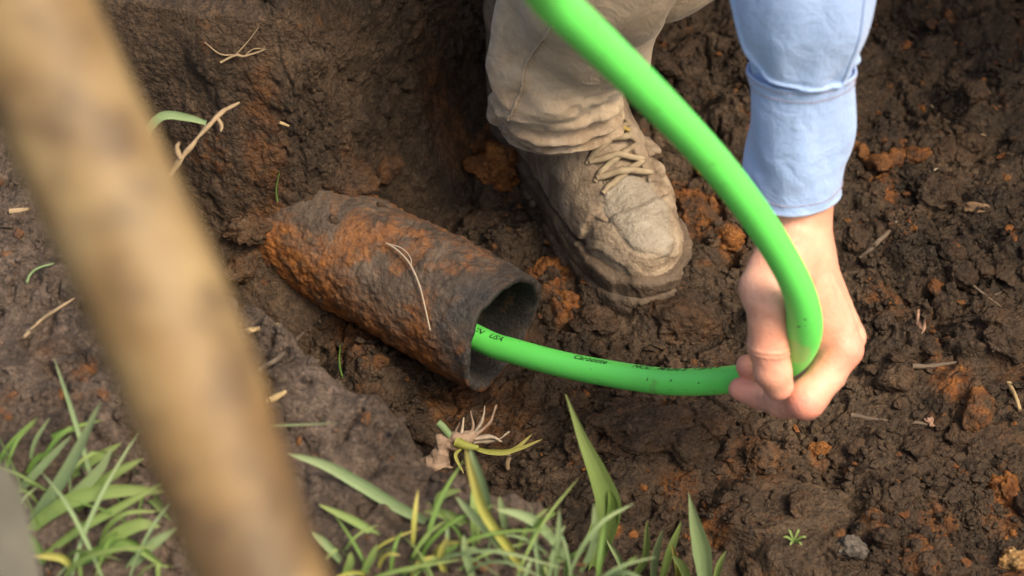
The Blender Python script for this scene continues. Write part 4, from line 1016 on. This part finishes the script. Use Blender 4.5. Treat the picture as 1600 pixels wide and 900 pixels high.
stick('tan_chip', [(14, 331), (30, 329), (46, 327)], .0020, M_TAN, 'light tan wood chip on the purplish mud', 'chip', up=.002)
stick('curled_blade', [(42, 442), (48, 428), (62, 418), (84, 412)], .0010, GM[1], 'small curled grey-green grass stem on bare mud', 'stem', up=.004)
stick('green_shoot', [(535, 590), (530, 565), (532, 535)], .0009, GM[3], 'short green stem sticking out below the pipe', 'stem', up=.006)
stick('wall_stem', [(432, 315), (435, 295), (438, 270)], .0007, GM[3], 'thin dark green stem hanging on the wall above the pipe', 'stem', True, .004)
# fine root hairs lying on the pipe
def on_pipe(px, py):
    r = ray(px, py)
    for d_ in np.arange(1.4, 1.9, .001):
        q = CAM + r * d_; rel = q - MOUTH; l = rel @ PA; rad = np.linalg.norm(rel - l * PA)
        if rad < RP + .0052 and l < .01: return q
    return P(px, py, 1.6)
e_ = empty('root_hair', on_pipe(640, 440)); tag(e_, 'fine pale forked root hair lying across the rusty pipe', 'root')
mk('strand', *tube([on_pipe(*q) for q in ((604, 380), (622, 392), (640, 412), (655, 445), (664, 480), (672, 516))], [.0008, .0009, .0007], 6), M_PALE, e_)
mk('strand', *tube([on_pipe(*q) for q in ((606, 381), (628, 388), (641, 402), (643, 416))], [.0006, .0004], 6), M_PALE, e_)
# stem with a bent leaf leaning out of the bank corner
d0 = 1.455; s0 = P(246, 300, d0)
e_ = empty('dry_sprig', s0); tag(e_, 'dry knotted stem with a bent grey-green leaf on the corner of the bank', 'sprig')
sp = [P(*q) for q in ((246, 300, d0), (268, 270, d0 - .005), (288, 242, d0 - .01), (312, 212, d0 - .01), (345, 178, d0 + .0), (374, 161, d0 + .01))]
mk('stem', *tube(sp, [.0014, .0022, .0017, .0018, .0020, .0009], 8, n=40, rough=.8, s=3), M_TAN, e_)
mk('side_shoot', *tube([P(282, 248, d0 - .012), P(276, 232, d0 - .014), P(280, 222, d0 - .015)], [.002, .0018, .0012], 7, rough=.5), M_TAN, e_)
mk('side_shoot', *tube([P(340, 184, d0 - .002), P(346, 196, d0 - .006), P(345, 206, d0 - .008)], [.0016, .001], 6, rough=.5), M_TAN, e_)
v, f, at = blade_mesh([P(*q) for q in ((322, 192, d0 - .008), (295, 184, d0 - .012), (258, 180, d0 - .014), (238, 195, d0 - .012), (229, 215, d0 - .008), (224, 244, d0))], .0065, np.array([.1, -.8, .6]), .3, 24)
mk('leaf', v, f, GM[1], e_, attrs=at)
# withered clump of grass roots on the bank edge
b0 = hit(705, 705); d0 = (b0 - CAM) @ FWD - .030
e_ = empty('root_clump', b0); tag(e_, 'withered muddy root clump with splayed rootlets and yellowing shoots', 'root clump')
RV = Vol(np.min([P(620, 770, d0 + .03), P(860, 620, d0 - .03)], 0) - .03, np.max([P(620, 770, d0 + .03), P(860, 620, d0 - .03)], 0) + .03, .0012)
rd = None
for a, b, ra, rb in (((640, 742, .012), (685, 725, .004), .0055, .0085), ((685, 725, .004), (693, 688, -.002), .0080, .0062), ((693, 688, -.002), (712, 690, -.004), .0062, .0070), ((685, 728, .004), (702, 735, .004), .006, .004), ((712, 690, -.004), (735, 682, .002), .0068, .005), ((655, 745, .012), (652, 752, .012), .0045, .003)):
    q = RV.cone(P(a[0], a[1], d0 + a[2]), P(b[0], b[1], d0 + b[2]), ra, rb); rd = q if rd is None else smin(rd, q, .004)
v, f = RV.mesh(rd); nr = vnormals(v, f); v = v + nr * (.0042 * fbm(v[:, 0], v[:, 1], v[:, 2], 120, 4, s=3))[:, None]
mk('root_stock', v, f, M_ROOTB, e_)
for k, pts in enumerate((((718, 692), (722, 672), (724, 652)), ((728, 688), (738, 668), (735, 642)), ((735, 684), (752, 662), (757, 634)), ((738, 684), (762, 664), (776, 632)), ((740, 690), (775, 688), (797, 674)), ((716, 694), (712, 676), (718, 660)), ((742, 686), (768, 682), (784, 690)))):
    mk('rootlet', *tube([P(x, y, d0 + .002 * i + .004 * (k % 3)) for i, (x, y) in enumerate(pts)], [.0019, .0014, .0007], 7, n=24, rough=.9, s=k), M_ROOTB if k % 2 else M_PALE, e_)
mk('cut_stem', *tube([P(684, 660, d0 - .008), P(694, 670, d0 - .008), P(708, 688, d0 - .006)], [.0032, .0034, .003], 8), GM[1], e_)
mk('shoot', *tube([P(712, 690, d0 - .01), P(730, 697, d0 - .012), P(748, 700, d0 - .012)], [.0045, .0035, .002], 8), GM[2], e_)
for pts, w in ((((735, 698), (765, 706), (800, 704), (832, 678)), .0045), (((760, 704), (800, 704), (848, 686)), .0035), (((722, 700), (712, 712), (725, 740)), .003)):
    v, f, at = blade_mesh([P(x, y, d0 - .012) for x, y in pts], w, np.array([.1, -.8, .6]), .3, 16); mk('leaf', v, f, GM[2], e_, attrs=at)
mk('rootlet', *tube([P(795, 712, d0 - .004), P(792, 726, d0), P(796, 738, d0 + .006)], [.0022, .0014], 7, rough=.4), M_TAN, e_)
# dead leaf, bark chips, rust flakes
def flake(name, pts, th, mat, label, cat, bulge=.2, wall=False, seed=1):
    q = np.array([on(px, py, .004, wall) for px, py in pts]); c0 = q.mean(0)
    nrm = np.cross(q[1] - q[0], q[2] - q[0]); nrm /= np.linalg.norm(nrm); nrm = nrm if nrm @ (CAM - c0) > 0 else -nrm
    g = np.random.default_rng(seed); ring = catmull(np.vstack([q, q[:1]]), 28)[:-1]
    ring = ring + nrm * (g.normal(0, .0008, (len(ring), 1))) + g.normal(0, .0005, ring.shape)
    ctr = c0 + nrm * th * (1 + bulge * 3); mid = ctr + (ring - ctr) * .55 + nrm * th * .4
    n = len(ring); v = np.vstack([ring - nrm * th, ring, mid, ctr[None]])
    f = [[i, (i + 1) % n, n + (i + 1) % n, n + i] for i in range(n)] + [[n + i, n + (i + 1) % n, 2 * n + (i + 1) % n, 2 * n + i] for i in range(n)] + [[2 * n + i, 2 * n + (i + 1) % n, 3 * n] for i in range(n)] + [list(range(n))[::-1]]
    return tag(mk(name, v, f, mat, attrs={'rust': np.ones(len(v)), 'tipness': np.zeros(len(v))}), label, cat)
M_LEAF = wood_mat('dead_leaf', (.13, .075, .038), (.24, .15, .085)); M_BARK = wood_mat('pink_bark', (.24, .13, .085), (.36, .22, .16)); M_GREYF = wood_mat('grey_flake', (.12, .11, .10), (.22, .2, .185))
flake('dead_leaf', [(1490, 318), (1515, 316), (1546, 322), (1535, 332), (1508, 330)], .0008, M_LEAF, 'flat brown dead leaf lying on the soil slope', 'leaf')
flake('bark_chip', [(1432, 482), (1443, 496), (1446, 508), (1440, 522), (1430, 506)], .0012, M_BARK, 'small pinkish pointed bark chip on loose soil', 'bark chip', seed=2)
flake('bark_chip', [(1443, 655), (1456, 653), (1466, 661), (1455, 667)], .0010, M_BARK, 'tiny pale bark chip lying against the long brown root', 'bark chip', seed=3)
flake('grey_flake', [(383, 418), (400, 424), (424, 442), (420, 452), (398, 436)], .0012, M_GREYF, 'grey slaty flake tipped beside the rusty pipe root', 'flake', seed=4)
# crescent of rust scale
cres = [on(*q, .006) for q in ((1332, 224), (1343, 236), (1358, 250), (1378, 255), (1398, 250), (1406, 236))]
tag(mk('rust_crescent', *tube(cres, [.004, .0075, .0065, .0085, .008, .004], 12, n=40, rough=.7, s=4), M_CLAY, attrs=None), 'curved orange crescent of rust scale lying on the slope by the sleeve', 'rust scale')
# green sprout
e_ = empty('tiny_sprout', hit(1240, 850)); tag(e_, 'tiny bright green sprout among clods below the smooth slab', 'sprout')
for k in range(6):
    b0 = hit(1240, 850) + np.array([0, 0, .003]); an = k * 1.05
    v, f, at = blade_mesh([b0, b0 + np.array([math.cos(an) * .006, math.sin(an) * .006, .006]), b0 + np.array([math.cos(an) * .009, math.sin(an) * .009, .005])], .002, np.array([.1, -.6, .8]), .3, 8); mk('leaf', v, f, GM[0], e_, attrs=at)
print('done', round(time.time() - T0, 1), sum(len(o.data.polygons) for o in SC.objects if o.type == 'MESH'))
# ---- the rest of the crouching person, above and beside what the picture shows
def cloth_sdf(name, lo, hi, vox, build, mat, wr, par, attrs):
    W_ = Vol(lo, hi, vox); v, f = W_.mesh(build(W_)); nr = vnormals(v, f)
    v = v + nr * (wr * fbm(v[:, 0], v[:, 1], v[:, 2], 13, 3, s=71) + .4 * wr * fbm(v[:, 0], v[:, 1] * 3, v[:, 2], 22, 2, s=72))[:, None]
    return mk(name, v, f, mat, par, attrs={k: np.full(len(v), q) for k, q in attrs.items()})
def torso(W_):
    d = W_.cone((.33, .55, .52), (.24, .33, .76), .145, .150); d = smin(d, W_.cone((.36, .24, .82), (.06, .30, .86), .085, .085), .08)
    d = smin(d, W_.cone((.05, .30, .85), (-.09, .20, .66), .072, .058), .04); d = smin(d, W_.cone((-.09, .20, .66), (.06, .10, .60), .056, .046), .03)
    d = smin(d, W_.cone((.37, .16, .83), (.36, .22, .82), .072, .08), .03)
    return smin(d, W_.cone((.21, .24, .90), (.20, .20, .95), .07, .06), .03)
cloth_sdf('shirt', (-.2, -.02, .3), (.56, .76, 1.04), .008, torso, M_SHIRT, .006, person, {'edge': 0.})
def otherleg(W_):
    d = W_.cone((.40, .52, .48), (.70, .25, .50), .105, .085); d = smin(d, W_.cone((.70, .25, .50), (.74, .47, .14), .082, .066), .03)
    d = smin(d, W_.cone((.26, .52, .46), (.42, .54, .47), .13, .13), .05); return np.maximum(d, .13 - W_.Z)
cloth_sdf('trouser_seat', (.08, .1, .1), (.86, .72, .66), .008, otherleg, M_TROU, .007, person, {'mud': .3})
def headf(W_):
    d = W_.ell((.19, .075, 1.085), (.077, .098, .118)); d = smin(d, W_.cone((.19, .03, 1.00), (.19, .06, 1.04), .046, .06), .04)
    d = smin(d, W_.cone((.19, .12, 1.02), (.20, .20, .92), .055, .06), .03); d = smin(d, W_.cone((.19, -.028, 1.075), (.19, -.042, 1.042), .010, .015), .012)
    for s in (-1, 1):
        d = smax(d, -W_.ell((.19 + s * .032, -.026, 1.085), (.019, .014, .011)), .012); d = smin(d, W_.ell((.19 + s * .032, -.008, 1.085), (.013, .013, .012)), .002)
        d = smin(d, W_.ell((.19 + s * .078, .085, 1.07), (.010, .020, .032)), .006)
    d = smin(d, W_.cone((.168, -.012, 1.000), (.212, -.012, 1.000), .010, .010), .008); return smax(d, -W_.cone((.165, -.024, 1.002), (.215, -.024, 1.002), .003, .003), .004)
W_ = Vol((.07, -.09, .86), (.31, .29, 1.23), .004); hv_, hf_ = W_.mesh(headf(W_))
head = mk('head', hv_, hf_, M_SKIN, person, attrs={'red': np.full(len(hv_), .1), 'crease': np.zeros(len(hv_))})
hr = smax(W_.ell((.19, .085, 1.095), (.086, .106, .122)), -W_.ell((.19, -.05, 1.045), (.085, .085, .10)), .01); hr = np.maximum(hr, 1.035 - W_.Z)
hv2, hf2 = W_.mesh(hr); hn2 = vnormals(hv2, hf2); hv2 = hv2 + hn2 * (.004 * fbm(hv2[:, 0] * 3, hv2[:, 1], hv2[:, 2], 60, 3, s=6))[:, None]
mk('hair', hv2, hf2, wood_mat('brown_hair', (.03, .018, .01), (.07, .045, .025)), head)
W_ = Vol((.0, -.06, .46), (.24, .18, .64), .004)
d = W_.cone((.06, .10, .60), (.095, .08, .575), .030, .030)
d = smin(d, W_.cone((.10, .085, .57), (.135, .075, .553), .030, .026), .015)
for k, (a, l) in enumerate(((-.55, .85), (-.15, 1.), (.2, .95), (.55, .75))):
    p0 = np.array([.135, .09 - .022 * k + .01, .556]); dr = np.array([math.cos(a), -math.sin(a) * .5, 0]); p1 = p0 + dr * .04 * l + np.array([0, 0, -.006]); p2 = p1 + dr * .036 * l + np.array([0, 0, -.026])
    d = smin(d, np.minimum(W_.cone(p0, p1, .0105, .0098), W_.cone(p1, p2, .0098, .008)), .004)
d = smin(d, np.minimum(W_.cone((.10, .06, .575), (.125, .03, .558), .014, .012), W_.cone((.125, .03, .558), (.155, .018, .535), .012, .009)), .006)
v, f = W_.mesh(d); mk('resting_hand', v, f, M_SKIN, person, attrs={'red': np.full(len(v), .1), 'crease': np.zeros(len(v))})
def boot2(W_):
    d = W_.cone((.76, .50, .045), (.76, .28, .04), .045, .05); d = smin(d, W_.cone((.76, .50, .05), (.745, .48, .17), .046, .055), .02); return np.maximum(d, .012 - W_.Z)
W_ = Vol((.68, .2, -.01), (.84, .58, .24), .004); v, f = W_.mesh(boot2(W_)); v[:, 2] += .1
mk('spare_boot', v, f, M_BOOT, person, attrs={'cap': np.zeros(len(v)), 'low': sstep(.15, .13, v[:, 2])}).name = 'boot'
